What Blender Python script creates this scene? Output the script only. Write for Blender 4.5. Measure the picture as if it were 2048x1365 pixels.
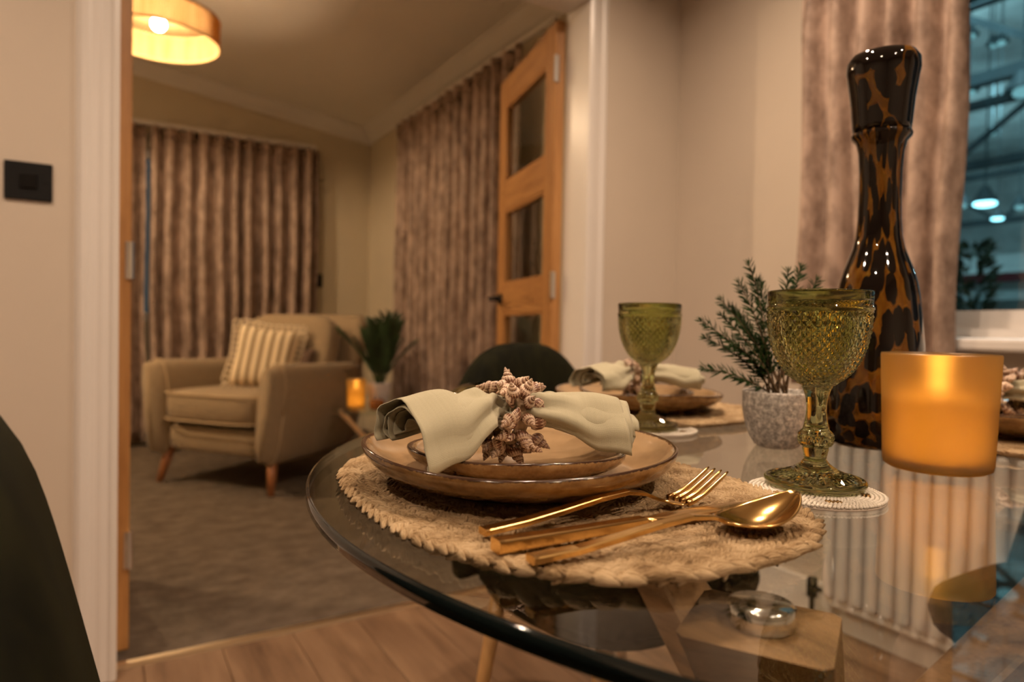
import bpy, bmesh, math, random
from math import sin, cos, pi, radians, sqrt, exp, atan2
from mathutils import Vector, Matrix, Euler, noise as mnoise

random.seed(7)
scene = bpy.context.scene
COL = scene.collection
for o in list(bpy.data.objects):
    bpy.data.objects.remove(o)

# ------------------------------------------------------------------ camera
YAW, PITCH, ROLL = radians(31.0), radians(-1.09), radians(1.0)
cam_d = bpy.data.cameras.new('camera')
cam_d.sensor_width = 36.0
cam_d.lens = 36.0 * 1341.0 / 2048.0
cam_d.clip_start = 0.02
cam_d.clip_end = 200
cam_d.dof.use_dof = True
cam_d.dof.focus_distance = 0.54
cam_d.dof.aperture_fstop = 4.5
cam = bpy.data.objects.new('camera', cam_d)
COL.objects.link(cam)
fw = Vector((sin(YAW) * cos(PITCH), cos(YAW) * cos(PITCH), sin(PITCH)))
r0 = Vector((cos(YAW), -sin(YAW), 0))
u0 = r0.cross(fw)
rr = r0 * cos(ROLL) + u0 * sin(ROLL)
uu = u0 * cos(ROLL) - r0 * sin(ROLL)
m = Matrix((rr, uu, -fw)).transposed().to_4x4()
m.translation = Vector((0, 0, 0.892))
cam.matrix_world = m
scene.camera = cam

# ------------------------------------------------------------------ world, exposure
world = bpy.data.worlds.new('hall_air')
scene.world = world
world.use_nodes = True
world.node_tree.nodes['Background'].inputs[0].default_value = (0.20, 0.34, 0.38, 1)
world.node_tree.nodes['Background'].inputs[1].default_value = 0.16
scene.view_settings.view_transform = 'Standard'
scene.view_settings.look = 'None'
scene.view_settings.gamma = 1.0
scene.view_settings.use_curve_mapping = False
scene.view_settings.exposure = 0.0
cy = scene.cycles
cy.use_denoising = True
cy.max_bounces = 12
cy.use_adaptive_sampling = True
cy.adaptive_threshold = 0.06
cy.adaptive_min_samples = 12
cy.transparent_max_bounces = 24
cy.transmission_bounces = 9
cy.glossy_bounces = 5
cy.diffuse_bounces = 3
cy.sample_clamp_indirect = 4.0
cy.blur_glossy = 0.5

DOWNLIGHT_W = 11.8
PENDANT_W = 24.0
LOUNGE_FILL_W = 130.0  # power of the added, unseen lounge lamp
WARM = (1.0, 0.73, 0.52)
LOUNGE_WARM = (1.0, 0.70, 0.42)

# ------------------------------------------------------------------ node helpers
def newmat(name):
    mt = bpy.data.materials.new(name)
    mt.use_nodes = True
    nt = mt.node_tree
    b = nt.nodes['Principled BSDF']
    return mt, nt, b

def N(nt, typ, **kw):
    n = nt.nodes.new(typ)
    for k, v in kw.items():
        if k.startswith('i_'):
            key = k[2:].replace('_', ' ')
            n.inputs[key].default_value = v
        else:
            setattr(n, k, v)
    return n

def L(nt, a, b):
    nt.links.new(a, b)

def c4(c):
    return (c[0], c[1], c[2], 1.0)

def coords(nt, space='Object', scale=(1, 1, 1), rot=(0, 0, 0)):
    tc = N(nt, 'ShaderNodeTexCoord')
    mp = N(nt, 'ShaderNodeMapping')
    mp.inputs['Scale'].default_value = scale
    mp.inputs['Rotation'].default_value = rot
    L(nt, tc.outputs[space], mp.inputs['Vector'])
    return mp.outputs['Vector']

def ramp(nt, fac, stops):
    r = N(nt, 'ShaderNodeValToRGB')
    el = r.color_ramp.elements
    while len(el) > 1:
        el.remove(el[-1])
    el[0].position = stops[0][0]; el[0].color = c4(stops[0][1])
    for p, c in stops[1:]:
        e = el.new(p); e.color = c4(c)
    L(nt, fac, r.inputs['Fac'])
    return r.outputs['Color']

def noise(nt, vec, scale, detail=3.0, rough=0.5):
    n = N(nt, 'ShaderNodeTexNoise')
    n.inputs['Scale'].default_value = scale
    n.inputs['Detail'].default_value = detail
    n.inputs['Roughness'].default_value = rough
    if vec is not None:
        L(nt, vec, n.inputs['Vector'])
    return n.outputs['Fac']

def bump(nt, b, height, strength=0.3, dist=0.002):
    bp = N(nt, 'ShaderNodeBump')
    bp.inputs['Strength'].default_value = strength
    bp.inputs['Distance'].default_value = dist
    L(nt, height, bp.inputs['Height'])
    L(nt, bp.outputs['Normal'], b.inputs['Normal'])

def simple(name, col, rough=0.5, metal=0.0, spec=0.5, var=0.0, vscale=8.0, bmp=None, sheen=0.0, coat=0.0, space='Object'):
    mt, nt, b = newmat(name)
    b.inputs['Base Color'].default_value = c4(col)
    b.inputs['Roughness'].default_value = rough
    b.inputs['Metallic'].default_value = metal
    b.inputs['Specular IOR Level'].default_value = spec
    if sheen:
        b.inputs['Sheen Weight'].default_value = sheen
        b.inputs['Sheen Roughness'].default_value = 0.4
    if coat:
        b.inputs['Coat Weight'].default_value = coat
        b.inputs['Coat Roughness'].default_value = 0.08
    v = coords(nt, space)
    if var:
        f = noise(nt, v, vscale)
        lo = [max(0, c * (1 - var)) for c in col]; hi = [min(1, c * (1 + var)) for c in col]
        L(nt, ramp(nt, f, [(0.3, lo), (0.7, hi)]), b.inputs['Base Color'])
    if bmp:
        bump(nt, b, noise(nt, v, bmp[0], 4.0), bmp[1], bmp[2] if len(bmp) > 2 else 0.002)
    return mt

def wood(name, dark, light, axis='X', scale=1.0, rough=0.45, space='Object'):
    mt, nt, b = newmat(name)
    s = {'X': (1.2, 14, 14), 'Y': (14, 1.2, 14), 'Z': (14, 14, 1.2)}[axis]
    s = tuple(k * scale for k in s)
    v = coords(nt, space, s)
    f = noise(nt, v, 2.2, 6.0, 0.6)
    fine = noise(nt, coords(nt, space, tuple(k * 5 for k in s)), 3.0, 3.0, 0.6)
    mx = N(nt, 'ShaderNodeMath', operation='MULTIPLY_ADD')
    L(nt, fine, mx.inputs[0]); mx.inputs[1].default_value = 0.35
    L(nt, f, mx.inputs[2])
    L(nt, ramp(nt, mx.outputs[0], [(0.42, dark), (0.78, light)]), b.inputs['Base Color'])
    b.inputs['Roughness'].default_value = rough
    bump(nt, b, mx.outputs[0], 0.12, 0.001)
    return mt

def clear_glass(name, tint=(0.93, 0.96, 0.94), r0v=0.04, boost=1.0, rough=0.0):
    """flat pane: see-through with angle-true surface reflection"""
    mt = bpy.data.materials.new(name)
    mt.use_nodes = True
    nt = mt.node_tree
    nt.nodes.clear()
    out = N(nt, 'ShaderNodeOutputMaterial')
    geo = N(nt, 'ShaderNodeNewGeometry')
    dot = N(nt, 'ShaderNodeVectorMath', operation='DOT_PRODUCT')
    L(nt, geo.outputs['Normal'], dot.inputs[0]); L(nt, geo.outputs['Incoming'], dot.inputs[1])
    ab = N(nt, 'ShaderNodeMath', operation='ABSOLUTE'); L(nt, dot.outputs['Value'], ab.inputs[0])
    sub = N(nt, 'ShaderNodeMath', operation='SUBTRACT'); sub.inputs[0].default_value = 1.0; L(nt, ab.outputs[0], sub.inputs[1])
    pw = N(nt, 'ShaderNodeMath', operation='POWER'); L(nt, sub.outputs[0], pw.inputs[0]); pw.inputs[1].default_value = 5.0
    ma = N(nt, 'ShaderNodeMath', operation='MULTIPLY_ADD'); L(nt, pw.outputs[0], ma.inputs[0])
    ma.inputs[1].default_value = (1 - r0v) * boost; ma.inputs[2].default_value = r0v
    tr = N(nt, 'ShaderNodeBsdfTransparent'); tr.inputs[0].default_value = c4(tint)
    gl = N(nt, 'ShaderNodeBsdfGlossy'); gl.inputs['Roughness'].default_value = rough
    gl.inputs['Color'].default_value = (1, 1, 1, 1)
    mx = N(nt, 'ShaderNodeMixShader')
    L(nt, ma.outputs[0], mx.inputs[0]); L(nt, tr.outputs[0], mx.inputs[1]); L(nt, gl.outputs[0], mx.inputs[2])
    L(nt, mx.outputs[0], out.inputs[0])
    return mt

def emissive(name, col, strength):
    mt = bpy.data.materials.new(name)
    mt.use_nodes = True
    nt = mt.node_tree
    nt.nodes.clear()
    out = N(nt, 'ShaderNodeOutputMaterial')
    e = N(nt, 'ShaderNodeEmission')
    e.inputs[0].default_value = c4(col); e.inputs[1].default_value = strength
    L(nt, e.outputs[0], out.inputs[0])
    return mt

# ------------------------------------------------------------------ mesh helpers
def mesh(name, verts, faces, smooth=False, uvs=None, mat=None):
    me = bpy.data.meshes.new(name)
    me.from_pydata([tuple(v) for v in verts], [], faces)
    if uvs is not None:
        lay = me.uv_layers.new(name='UVMap')
        buf = [0.0] * (2 * len(me.loops))
        vi = [0] * len(me.loops)
        me.loops.foreach_get('vertex_index', vi)
        for i, k in enumerate(vi):
            buf[2 * i] = uvs[k][0]; buf[2 * i + 1] = uvs[k][1]
        lay.data.foreach_set('uv', buf)
    if smooth:
        me.polygons.foreach_set('use_smooth', [True] * len(me.polygons))
    if mat:
        me.materials.append(mat)
    me.update()
    return me

def link(name, me, parent=None, loc=(0, 0, 0), rot=(0, 0, 0)):
    o = bpy.data.objects.new(name, me)
    COL.objects.link(o)
    o.parent = parent
    o.location = loc
    o.rotation_euler = rot
    return o

def part(name, vf, mat, parent, smooth=False, loc=(0, 0, 0), rot=(0, 0, 0)):
    uv = vf[2] if len(vf) > 2 else None
    return link(name, mesh(name, vf[0], vf[1], smooth, uv, mat), parent, loc, rot)

def thing(name, label, cat, loc=(0, 0, 0), rotz=0.0, group=None):
    o = bpy.data.objects.new(name, None)
    o.empty_display_size = 0.05
    COL.objects.link(o)
    o.location = loc
    o.rotation_euler = (0, 0, rotz)
    return tag(o, label, cat, group)

def tag(o, label, cat, group=None):
    o['label'] = label
    o['category'] = cat
    if group:
        o['group'] = group
    return o

def struct(o):
    o['kind'] = 'structure'
    return o

def copy_tree(o, parent=None):
    c = o.copy()
    COL.objects.link(c)
    c.parent = parent
    for ch in list(o.children):
        copy_tree(ch, c)
    return c

def join(*vfs):
    V, F, U = [], [], []
    hasuv = all(len(v) > 2 and v[2] is not None for v in vfs)
    for vf in vfs:
        off = len(V)
        V += [Vector(v) for v in vf[0]]
        F += [tuple(i + off for i in f) for f in vf[1]]
        if hasuv:
            U += list(vf[2])
    return (V, F, U) if hasuv else (V, F)

def xform(vf, mat4):
    return tuple([[mat4 @ Vector(v) for v in vf[0]], vf[1]] + list(vf[2:]))

def moved(vf, loc=(0, 0, 0), rot=(0, 0, 0)):
    return xform(vf, Matrix.Translation(loc) @ Euler(rot).to_matrix().to_4x4())

def box(x0, x1, y0, y1, z0, z1):
    V = [(x, y, z) for z in (z0, z1) for y in (y0, y1) for x in (x0, x1)]
    F = [(0, 2, 3, 1), (4, 5, 7, 6), (0, 1, 5, 4), (2, 6, 7, 3), (0, 4, 6, 2), (1, 3, 7, 5)]
    return V, F

def bevbox(x0, x1, y0, y1, z0, z1, r=0.005, seg=2):
    bm = bmesh.new()
    bmesh.ops.create_cube(bm, size=1.0)
    for v in bm.verts:
        v.co = Vector(((x0 + x1) / 2 + v.co.x * (x1 - x0), (y0 + y1) / 2 + v.co.y * (y1 - y0), (z0 + z1) / 2 + v.co.z * (z1 - z0)))
    bmesh.ops.bevel(bm, geom=list(bm.edges), offset=r, segments=seg, profile=0.5, affect='EDGES')
    bm.verts.index_update()
    V = [v.co.copy() for v in bm.verts]
    F = [tuple(v.index for v in f.verts) for f in bm.faces]
    bm.free()
    return V, F

def lathe(prof, seg=48, closed=False, warp=None, uvscale=None):
    """prof list of (r,z); with UV (u = turn, v = along)"""
    V, F, U = [], [], []
    n = len(prof)
    acc = [0.0]
    for i in range(1, n):
        acc.append(acc[-1] + sqrt((prof[i][0] - prof[i - 1][0]) ** 2 + (prof[i][1] - prof[i - 1][1]) ** 2))
    for i, (r, z) in enumerate(prof):
        for k in range(seg + 1):
            a = 2 * pi * k / seg
            p = Vector((r * cos(a), r * sin(a), z))
            if warp:
                p = warp(p, a, i)
            V.append(p); U.append((k / seg, acc[i]))
    w = seg + 1
    rows = range(n if closed else n - 1)
    for i in rows:
        j = (i + 1) % n
        for k in range(seg):
            F.append((i * w + k, i * w + k + 1, j * w + k + 1, j * w + k))
    return V, F, U

def weld(o, d=1e-6):
    md = o.modifiers.new('weld', 'WELD'); md.merge_threshold = d
    return o

def solid(o, t, offset=-1):
    md = o.modifiers.new('thick', 'SOLIDIFY'); md.thickness = t; md.offset = offset
    return o

def subsurf(o, lv=1):
    md = o.modifiers.new('sub', 'SUBSURF'); md.levels = lv; md.render_levels = lv
    return o

def tube(pts, radii, seg=8, cap=True):
    """tube along points, radii list or number"""
    pts = [Vector(p) for p in pts]
    n = len(pts)
    if not hasattr(radii, '__len__'):
        radii = [radii] * n
    V, F, U = [], [], []
    prev = None
    for i in range(n):
        t = (pts[min(i + 1, n - 1)] - pts[max(i - 1, 0)]).normalized()
        if prev is None:
            a = t.orthogonal().normalized()
        else:
            a = (prev - t * prev.dot(t)).normalized()
        prev = a
        b = t.cross(a)
        for k in range(seg):
            an = 2 * pi * k / seg
            V.append(pts[i] + (a * cos(an) + b * sin(an)) * radii[i]); U.append((k / seg, i / max(1, n - 1)))
    for i in range(n - 1):
        for k in range(seg):
            k2 = (k + 1) % seg
            F.append((i * seg + k, i * seg + k2, (i + 1) * seg + k2, (i + 1) * seg + k))
    if cap:
        F.append(tuple(range(seg - 1, -1, -1)))
        F.append(tuple((n - 1) * seg + k for k in range(seg)))
    return V, F, U

def disc_rod(r, z0, z1, seg=32, bev=0.002):
    prof = [(0.0001, z0), (r - bev, z0), (r, z0 + bev), (r, z1 - bev), (r - bev, z1), (0.0001, z1)]
    return lathe(prof, seg)

def loft(sections):
    """closed sections (lists of Vector, equal length) -> quads with caps"""
    n = len(sections[0])
    V, F = [], []
    for s in sections:
        V += s
    for i in range(len(sections) - 1):
        for k in range(n):
            k2 = (k + 1) % n
            F.append((i * n + k, i * n + k2, (i + 1) * n + k2, (i + 1) * n + k))
    F.append(tuple(range(n - 1, -1, -1)))
    F.append(tuple((len(sections) - 1) * n + k for k in range(n)))
    return V, F

def sgnpow(x, p):
    return math.copysign(abs(x) ** p, x)

def superbox(sx, sy, sz, n=4.0, seg=24, rings=12):
    """soft superellipsoid cushion centred at origin, half sizes"""
    V, F = [], []
    e = 2.0 / n
    for i in range(rings + 1):
        ph = -pi / 2 + pi * i / rings
        for k in range(seg):
            th = 2 * pi * k / seg
            cx = sgnpow(cos(ph), e)
            V.append(Vector((sx * cx * sgnpow(cos(th), e), sy * cx * sgnpow(sin(th), e), sz * sgnpow(sin(ph), e))))
    for i in range(rings):
        for k in range(seg):
            k2 = (k + 1) % seg
            F.append((i * seg + k, i * seg + k2, (i + 1) * seg + k2, (i + 1) * seg + k))
    return V, F

# ------------------------------------------------------------------ materials
m_wall = simple('wall_paint', (0.62, 0.54, 0.45), 0.7, var=0.02, vscale=3, bmp=(160, 0.05))
m_wall_l = simple('lounge_paint', (0.60, 0.52, 0.38), 0.75, var=0.02, vscale=3, bmp=(160, 0.05))
m_trim = simple('gloss_white', (0.78, 0.74, 0.70), 0.30, var=0.01, vscale=4)
m_ceil = simple('ceiling_white', (0.88, 0.83, 0.76), 0.8, var=0.02, vscale=2, bmp=(120, 0.05))
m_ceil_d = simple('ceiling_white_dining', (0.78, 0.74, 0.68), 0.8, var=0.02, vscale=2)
m_oak = wood('oak', (0.34, 0.15, 0.045), (0.54, 0.27, 0.09), 'Z', rough=0.4)
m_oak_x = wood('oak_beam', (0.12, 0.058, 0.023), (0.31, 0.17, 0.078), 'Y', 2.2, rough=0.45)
m_leg = wood('leg_oak', (0.50, 0.26, 0.09), (0.66, 0.38, 0.15), 'Z', rough=0.4)
m_legdark = wood('chestnut_leg', (0.24, 0.085, 0.03), (0.38, 0.15, 0.055), 'Z', rough=0.4)
m_black = simple('matt_black', (0.009, 0.009, 0.009), 0.55, spec=.2, var=0.1)
m_chrome = simple('chrome', (0.82, 0.82, 0.82), 0.12, metal=1.0, var=0.01)
m_brass = simple('brass_strip', (0.72, 0.58, 0.40), 0.28, metal=1.0, var=0.02)
m_gold = simple('gold', (0.74, 0.48, 0.18), 0.16, metal=1.0, var=0.03, vscale=30, bmp=(60, 0.02, 0.0005))
m_pane = clear_glass('window_glass', (0.93, 0.96, 0.96))
m_tglass = clear_glass('table_glass', (0.90, 0.93, 0.90), 0.045, 1.0)
m_tglass_b = clear_glass('table_glass_underside', (0.97, 0.98, 0.97), 0.03, 0.55)
m_edge = simple('glass_edge', (0.006, 0.010, 0.010), 0.06, spec=0.7, var=0.1)

def mat_carpet():
    mt, nt, b = newmat('carpet_pile')
    v = coords(nt)
    f = noise(nt, coords(nt, 'Object', (4.0, 6.0, 1)), 2.2, 6.0, 0.7)
    f2 = noise(nt, v, 260, 2.0, 0.7)
    ad = N(nt, 'ShaderNodeMath', operation='MULTIPLY_ADD'); L(nt, f2, ad.inputs[0]); ad.inputs[1].default_value = 0.5; L(nt, f, ad.inputs[2])
    L(nt, ramp(nt, ad.outputs[0], [(0.5, (0.080, 0.062, 0.046)), (0.98, (0.215, 0.168, 0.125))]), b.inputs['Base Color'])
    b.inputs['Roughness'].default_value = 1.0
    b.inputs['Specular IOR Level'].default_value = 0.05
    bump(nt, b, f2, 0.6, 0.008)
    return mt
m_carpet = mat_carpet()

def mat_floor():
    mt, nt, b = newmat('oak_plank')
    oi = N(nt, 'ShaderNodeObjectInfo')
    tc = N(nt, 'ShaderNodeTexCoord')
    ad = N(nt, 'ShaderNodeVectorMath', operation='ADD')
    sc = N(nt, 'ShaderNodeVectorMath', operation='SCALE'); 
    cb = N(nt, 'ShaderNodeCombineXYZ'); L(nt, oi.outputs['Random'], cb.inputs[0]); L(nt, oi.outputs['Random'], cb.inputs[1])
    L(nt, cb.outputs[0], sc.inputs[0]); sc.inputs['Scale'].default_value = 40.0
    L(nt, tc.outputs['Object'], ad.inputs[0]); L(nt, sc.outputs[0], ad.inputs[1])
    mp = N(nt, 'ShaderNodeMapping'); mp.inputs['Scale'].default_value = (9, 1.0, 1); L(nt, ad.outputs[0], mp.inputs['Vector'])
    f = noise(nt, mp.outputs[0], 2.0, 6.0, 0.62)
    ad2 = N(nt, 'ShaderNodeMath', operation='MULTIPLY_ADD'); L(nt, oi.outputs['Random'], ad2.inputs[0]); ad2.inputs[1].default_value = 0.16; L(nt, f, ad2.inputs[2])
    L(nt, ramp(nt, ad2.outputs[0], [(0.35, (0.10, 0.053, 0.028)), (0.55, (0.205, 0.12, 0.067)), (0.8, (0.29, 0.18, 0.105))]), b.inputs['Base Color'])
    b.inputs['Roughness'].default_value = 0.5
    bump(nt, b, f, 0.15, 0.001)
    return mt
m_plank = mat_floor()

def mat_curtain(name, dark, light, stretch=(15, 15, 8)):
    mt, nt, b = newmat(name)
    f = noise(nt, coords(nt, 'Object', stretch), 1.0, 5.0, 0.68)
    L(nt, ramp(nt, f, [(0.36, dark), (0.62, light)]), b.inputs['Base Color'])
    b.inputs['Roughness'].default_value = 0.62
    b.inputs['Sheen Weight'].default_value = 0.5
    b.inputs['Sheen Roughness'].default_value = 0.35
    b.inputs['Sheen Tint'].default_value = (0.9, 0.75, 0.65, 1)
    bump(nt, b, f, 0.5, 0.004)
    return mt
m_curt = mat_curtain('crushed_velvet', (0.19, 0.125, 0.092), (0.48, 0.35, 0.275))

def mat_velvet():
    mt, nt, b = newmat('olive_velvet')
    f = noise(nt, coords(nt, 'Object', (26, 26, 10)), 1.0, 5.0, 0.7)
    L(nt, ramp(nt, f, [(0.35, (0.0035, 0.0035, 0.001)), (0.7, (0.013, 0.0122, 0.0032))]), b.inputs['Base Color'])
    b.inputs['Roughness'].default_value = 0.8
    b.inputs['Specular IOR Level'].default_value = 0.1
    b.inputs['Sheen Weight'].default_value = 0.02
    b.inputs['Sheen Roughness'].default_value = 0.4
    b.inputs['Sheen Tint'].default_value = (0.35, 0.40, 0.15, 1)
    w = noise(nt, coords(nt, 'Object', (600, 600, 600)), 1.0, 2.0)
    bump(nt, b, w, 0.35, 0.0008)
    return mt
m_velvet = mat_velvet()

m_sofa = simple('oatmeal_weave', (0.33, 0.245, 0.15), 0.95, spec=0.1, var=0.06, vscale=40, bmp=(420, 0.4, 0.002), sheen=0.2)
m_sofa_pipe = simple('oatmeal_piping', (0.48, 0.36, 0.22), 0.95, spec=0.1, var=0.05)
m_browncush = simple('brown_velvet', (0.10, 0.055, 0.03), 0.8, var=0.2, sheen=0.2)

def mat_linen():
    mt, nt, b = newmat('sage_linen')
    tc = N(nt, 'ShaderNodeTexCoord')
    mp = N(nt, 'ShaderNodeMapping'); mp.inputs['Scale'].default_value = (1, 1, 1); L(nt, tc.outputs['UV'], mp.inputs[0])
    hs = []
    for ax, s in (('X', 420.0), ('Y', 420.0)):
        w = N(nt, 'ShaderNodeTexWave', wave_type='BANDS', bands_direction=ax)
        w.inputs['Scale'].default_value = s * 1.35
        w.inputs['Distortion'].default_value = 1.5
        w.inputs['Detail'].default_value = 2.0
        L(nt, mp.outputs[0], w.inputs['Vector'])
        hs.append(w.outputs['Fac'])
    mx = N(nt, 'ShaderNodeMath', operation='MAXIMUM'); L(nt, hs[0], mx.inputs[0]); L(nt, hs[1], mx.inputs[1])
    slub = noise(nt, coords(nt, 'UV', (18, 400, 1)), 1.0, 3.0, 0.7)
    ad = N(nt, 'ShaderNodeMath', operation='MULTIPLY_ADD'); L(nt, slub, ad.inputs[0]); ad.inputs[1].default_value = 0.8; L(nt, mx.outputs[0], ad.inputs[2])
    L(nt, ramp(nt, ad.outputs[0], [(0.3, (0.26, 0.235, 0.150)), (1.0, (0.46, 0.425, 0.295))]), b.inputs['Base Color'])
    b.inputs['Roughness'].default_value = 0.9
    b.inputs['Specular IOR Level'].default_value = 0.15
    b.inputs['Sheen Weight'].default_value = 0.15
    bump(nt, b, ad.outputs[0], 0.3, 0.0003)
    return mt
m_linen = mat_linen()

def mat_glaze():
    mt, nt, b = newmat('honey_glaze')
    tc = N(nt, 'ShaderNodeTexCoord')
    at = N(nt, 'ShaderNodeAttribute', attribute_name='glaze')
    ob = coords(nt, 'Object', (1, 1, 1))
    stre = noise(nt, coords(nt, 'UV', (30, 60, 1)), 1.0, 5.0, 0.65)
    sp = noise(nt, coords(nt, 'Object', (220, 220, 220)), 1.0, 3.0, 0.7)
    top = ramp(nt, noise(nt, coords(nt, 'Object', (14, 14, 14)), 1.0, 4.0, 0.6), [(0.35, (0.27, 0.172, 0.085)), (0.65, (0.39, 0.262, 0.14))])
    out = ramp(nt, stre, [(0.3, (0.15, 0.070, 0.021)), (0.5, (0.28, 0.155, 0.056)), (0.72, (0.42, 0.265, 0.115))])
    # attribute: r = outside factor, g = rim factor
    sep = N(nt, 'ShaderNodeSeparateColor'); L(nt, at.outputs['Color'], sep.inputs[0])
    m1 = N(nt, 'ShaderNodeMix', data_type='RGBA'); L(nt, sep.outputs[0], m1.inputs[0]); L(nt, top, m1.inputs[6]); L(nt, out, m1.inputs[7])
    ad = N(nt, 'ShaderNodeMath', operation='MULTIPLY_ADD'); L(nt, sp, ad.inputs[0]); ad.inputs[1].default_value = 1.1; 
    sb = N(nt, 'ShaderNodeMath', operation='SUBTRACT'); L(nt, sep.outputs[1], sb.inputs[0]); sb.inputs[1].default_value = 0.72
    L(nt, sb.outputs[0], ad.inputs[2])
    cl = N(nt, 'ShaderNodeMapRange'); L(nt, ad.outputs[0], cl.inputs[0]); cl.inputs[1].default_value = 0.40; cl.inputs[2].default_value = 0.62
    m2 = N(nt, 'ShaderNodeMix', data_type='RGBA'); L(nt, cl.outputs[0], m2.inputs[0]); L(nt, m1.outputs[2], m2.inputs[6]); m2.inputs[7].default_value = (0.045, 0.02, 0.010, 1)
    L(nt, m2.outputs[2], b.inputs['Base Color'])
    b.inputs['Roughness'].default_value = 0.16
    b.inputs['Coat Weight'].default_value = 0.3
    b.inputs['Coat Roughness'].default_value = 0.05
    bump(nt, b, stre, 0.10, 0.002)
    return mt
m_glaze = mat_glaze()

def mat_seagrass():
    mt, nt, b = newmat('seagrass')
    fib = noise(nt, coords(nt, 'UV', (3, 26, 1)), 1.0, 4.0, 0.7)
    big = noise(nt, coords(nt, 'Object', (38, 38, 38)), 1.0, 2.0, 0.5)
    ad = N(nt, 'ShaderNodeMath', operation='MULTIPLY_ADD'); L(nt, big, ad.inputs[0]); ad.inputs[1].default_value = 0.7; L(nt, fib, ad.inputs[2])
    L(nt, ramp(nt, ad.outputs[0], [(0.60, (0.14, 0.075, 0.028)), (0.78, (0.40, 0.265, 0.13)), (0.96, (0.66, 0.49, 0.29))]), b.inputs['Base Color'])
    b.inputs['Roughness'].default_value = 0.75
    b.inputs['Specular IOR Level'].default_value = 0.25
    bump(nt, b, fib, 0.9, 0.0016)
    return mt
m_grass = mat_seagrass()

def mat_shell():
    mt, nt, b = newmat('shell')
    oi = N(nt, 'ShaderNodeObjectInfo')
    tc = N(nt, 'ShaderNodeTexCoord')
    mp = N(nt, 'ShaderNodeMapping'); mp.inputs['Scale'].default_value = (1, 1, 1); L(nt, tc.outputs['UV'], mp.inputs[0])
    sx = N(nt, 'ShaderNodeSeparateXYZ'); L(nt, mp.outputs[0], sx.inputs[0])
    def wave(sock, k, ph=0.0):
        a = N(nt, 'ShaderNodeMath', operation='MULTIPLY_ADD'); L(nt, sock, a.inputs[0]); a.inputs[1].default_value = k * 2 * pi; a.inputs[2].default_value = ph
        s = N(nt, 'ShaderNodeMath', operation='SINE'); L(nt, a.outputs[0], s.inputs[0]); return s.outputs[0]
    wu = wave(sx.outputs[0], 15.0); wv = wave(sx.outputs[1], 3.0, 0.4)
    mu = N(nt, 'ShaderNodeMath', operation='MULTIPLY_ADD'); L(nt, wu, mu.inputs[0]); mu.inputs[1].default_value = 0.75; L(nt, wv, mu.inputs[2])
    nz = noise(nt, coords(nt, 'Object', (160, 160, 160)), 1.0, 3.0, 0.6)
    ad = N(nt, 'ShaderNodeMath', operation='MULTIPLY_ADD'); L(nt, nz, ad.inputs[0]); ad.inputs[1].default_value = 1.3; L(nt, mu.outputs[0], ad.inputs[2])
    col = ramp(nt, ad.outputs[0], [(0.48, (0.68, 0.52, 0.38)), (0.86, (0.40, 0.22, 0.13)), (1.15 / 1.15, (0.16, 0.07, 0.04))])
    hs = N(nt, 'ShaderNodeHueSaturation')
    mr = N(nt, 'ShaderNodeMapRange'); L(nt, oi.outputs['Random'], mr.inputs[0]); mr.inputs[3].default_value = 0.85; mr.inputs[4].default_value = 1.35
    L(nt, mr.outputs[0], hs.inputs['Value']); L(nt, col, hs.inputs['Color'])
    L(nt, hs.outputs[0], b.inputs['Base Color'])
    b.inputs['Roughness'].default_value = 0.4
    return mt
m_shell = mat_shell()
m_shell_in = simple('shell_lip', (0.72, 0.60, 0.45), 0.25, var=0.1, vscale=60)
m_hemp = simple('hemp_band', (0.40, 0.28, 0.17), 0.9, var=0.2, vscale=120, bmp=(300, 0.6, 0.002))

def mat_greenglass():
    mt, nt, b = newmat('olive_glass')
    b.inputs['Base Color'].default_value = (0.50, 0.52, 0.12, 1)
    b.inputs['Roughness'].default_value = 0.02
    b.inputs['IOR'].default_value = 1.5
    b.inputs['Transmission Weight'].default_value = 1.0
    n = noise(nt, coords(nt, 'Object', (60, 60, 60)), 1.0, 2.0)
    L(nt, ramp(nt, n, [(0.3, (0.64, 0.68, 0.34)), (0.7, (0.71, 0.74, 0.41))]), b.inputs['Base Color'])
    return mt
m_green = mat_greenglass()

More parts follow.
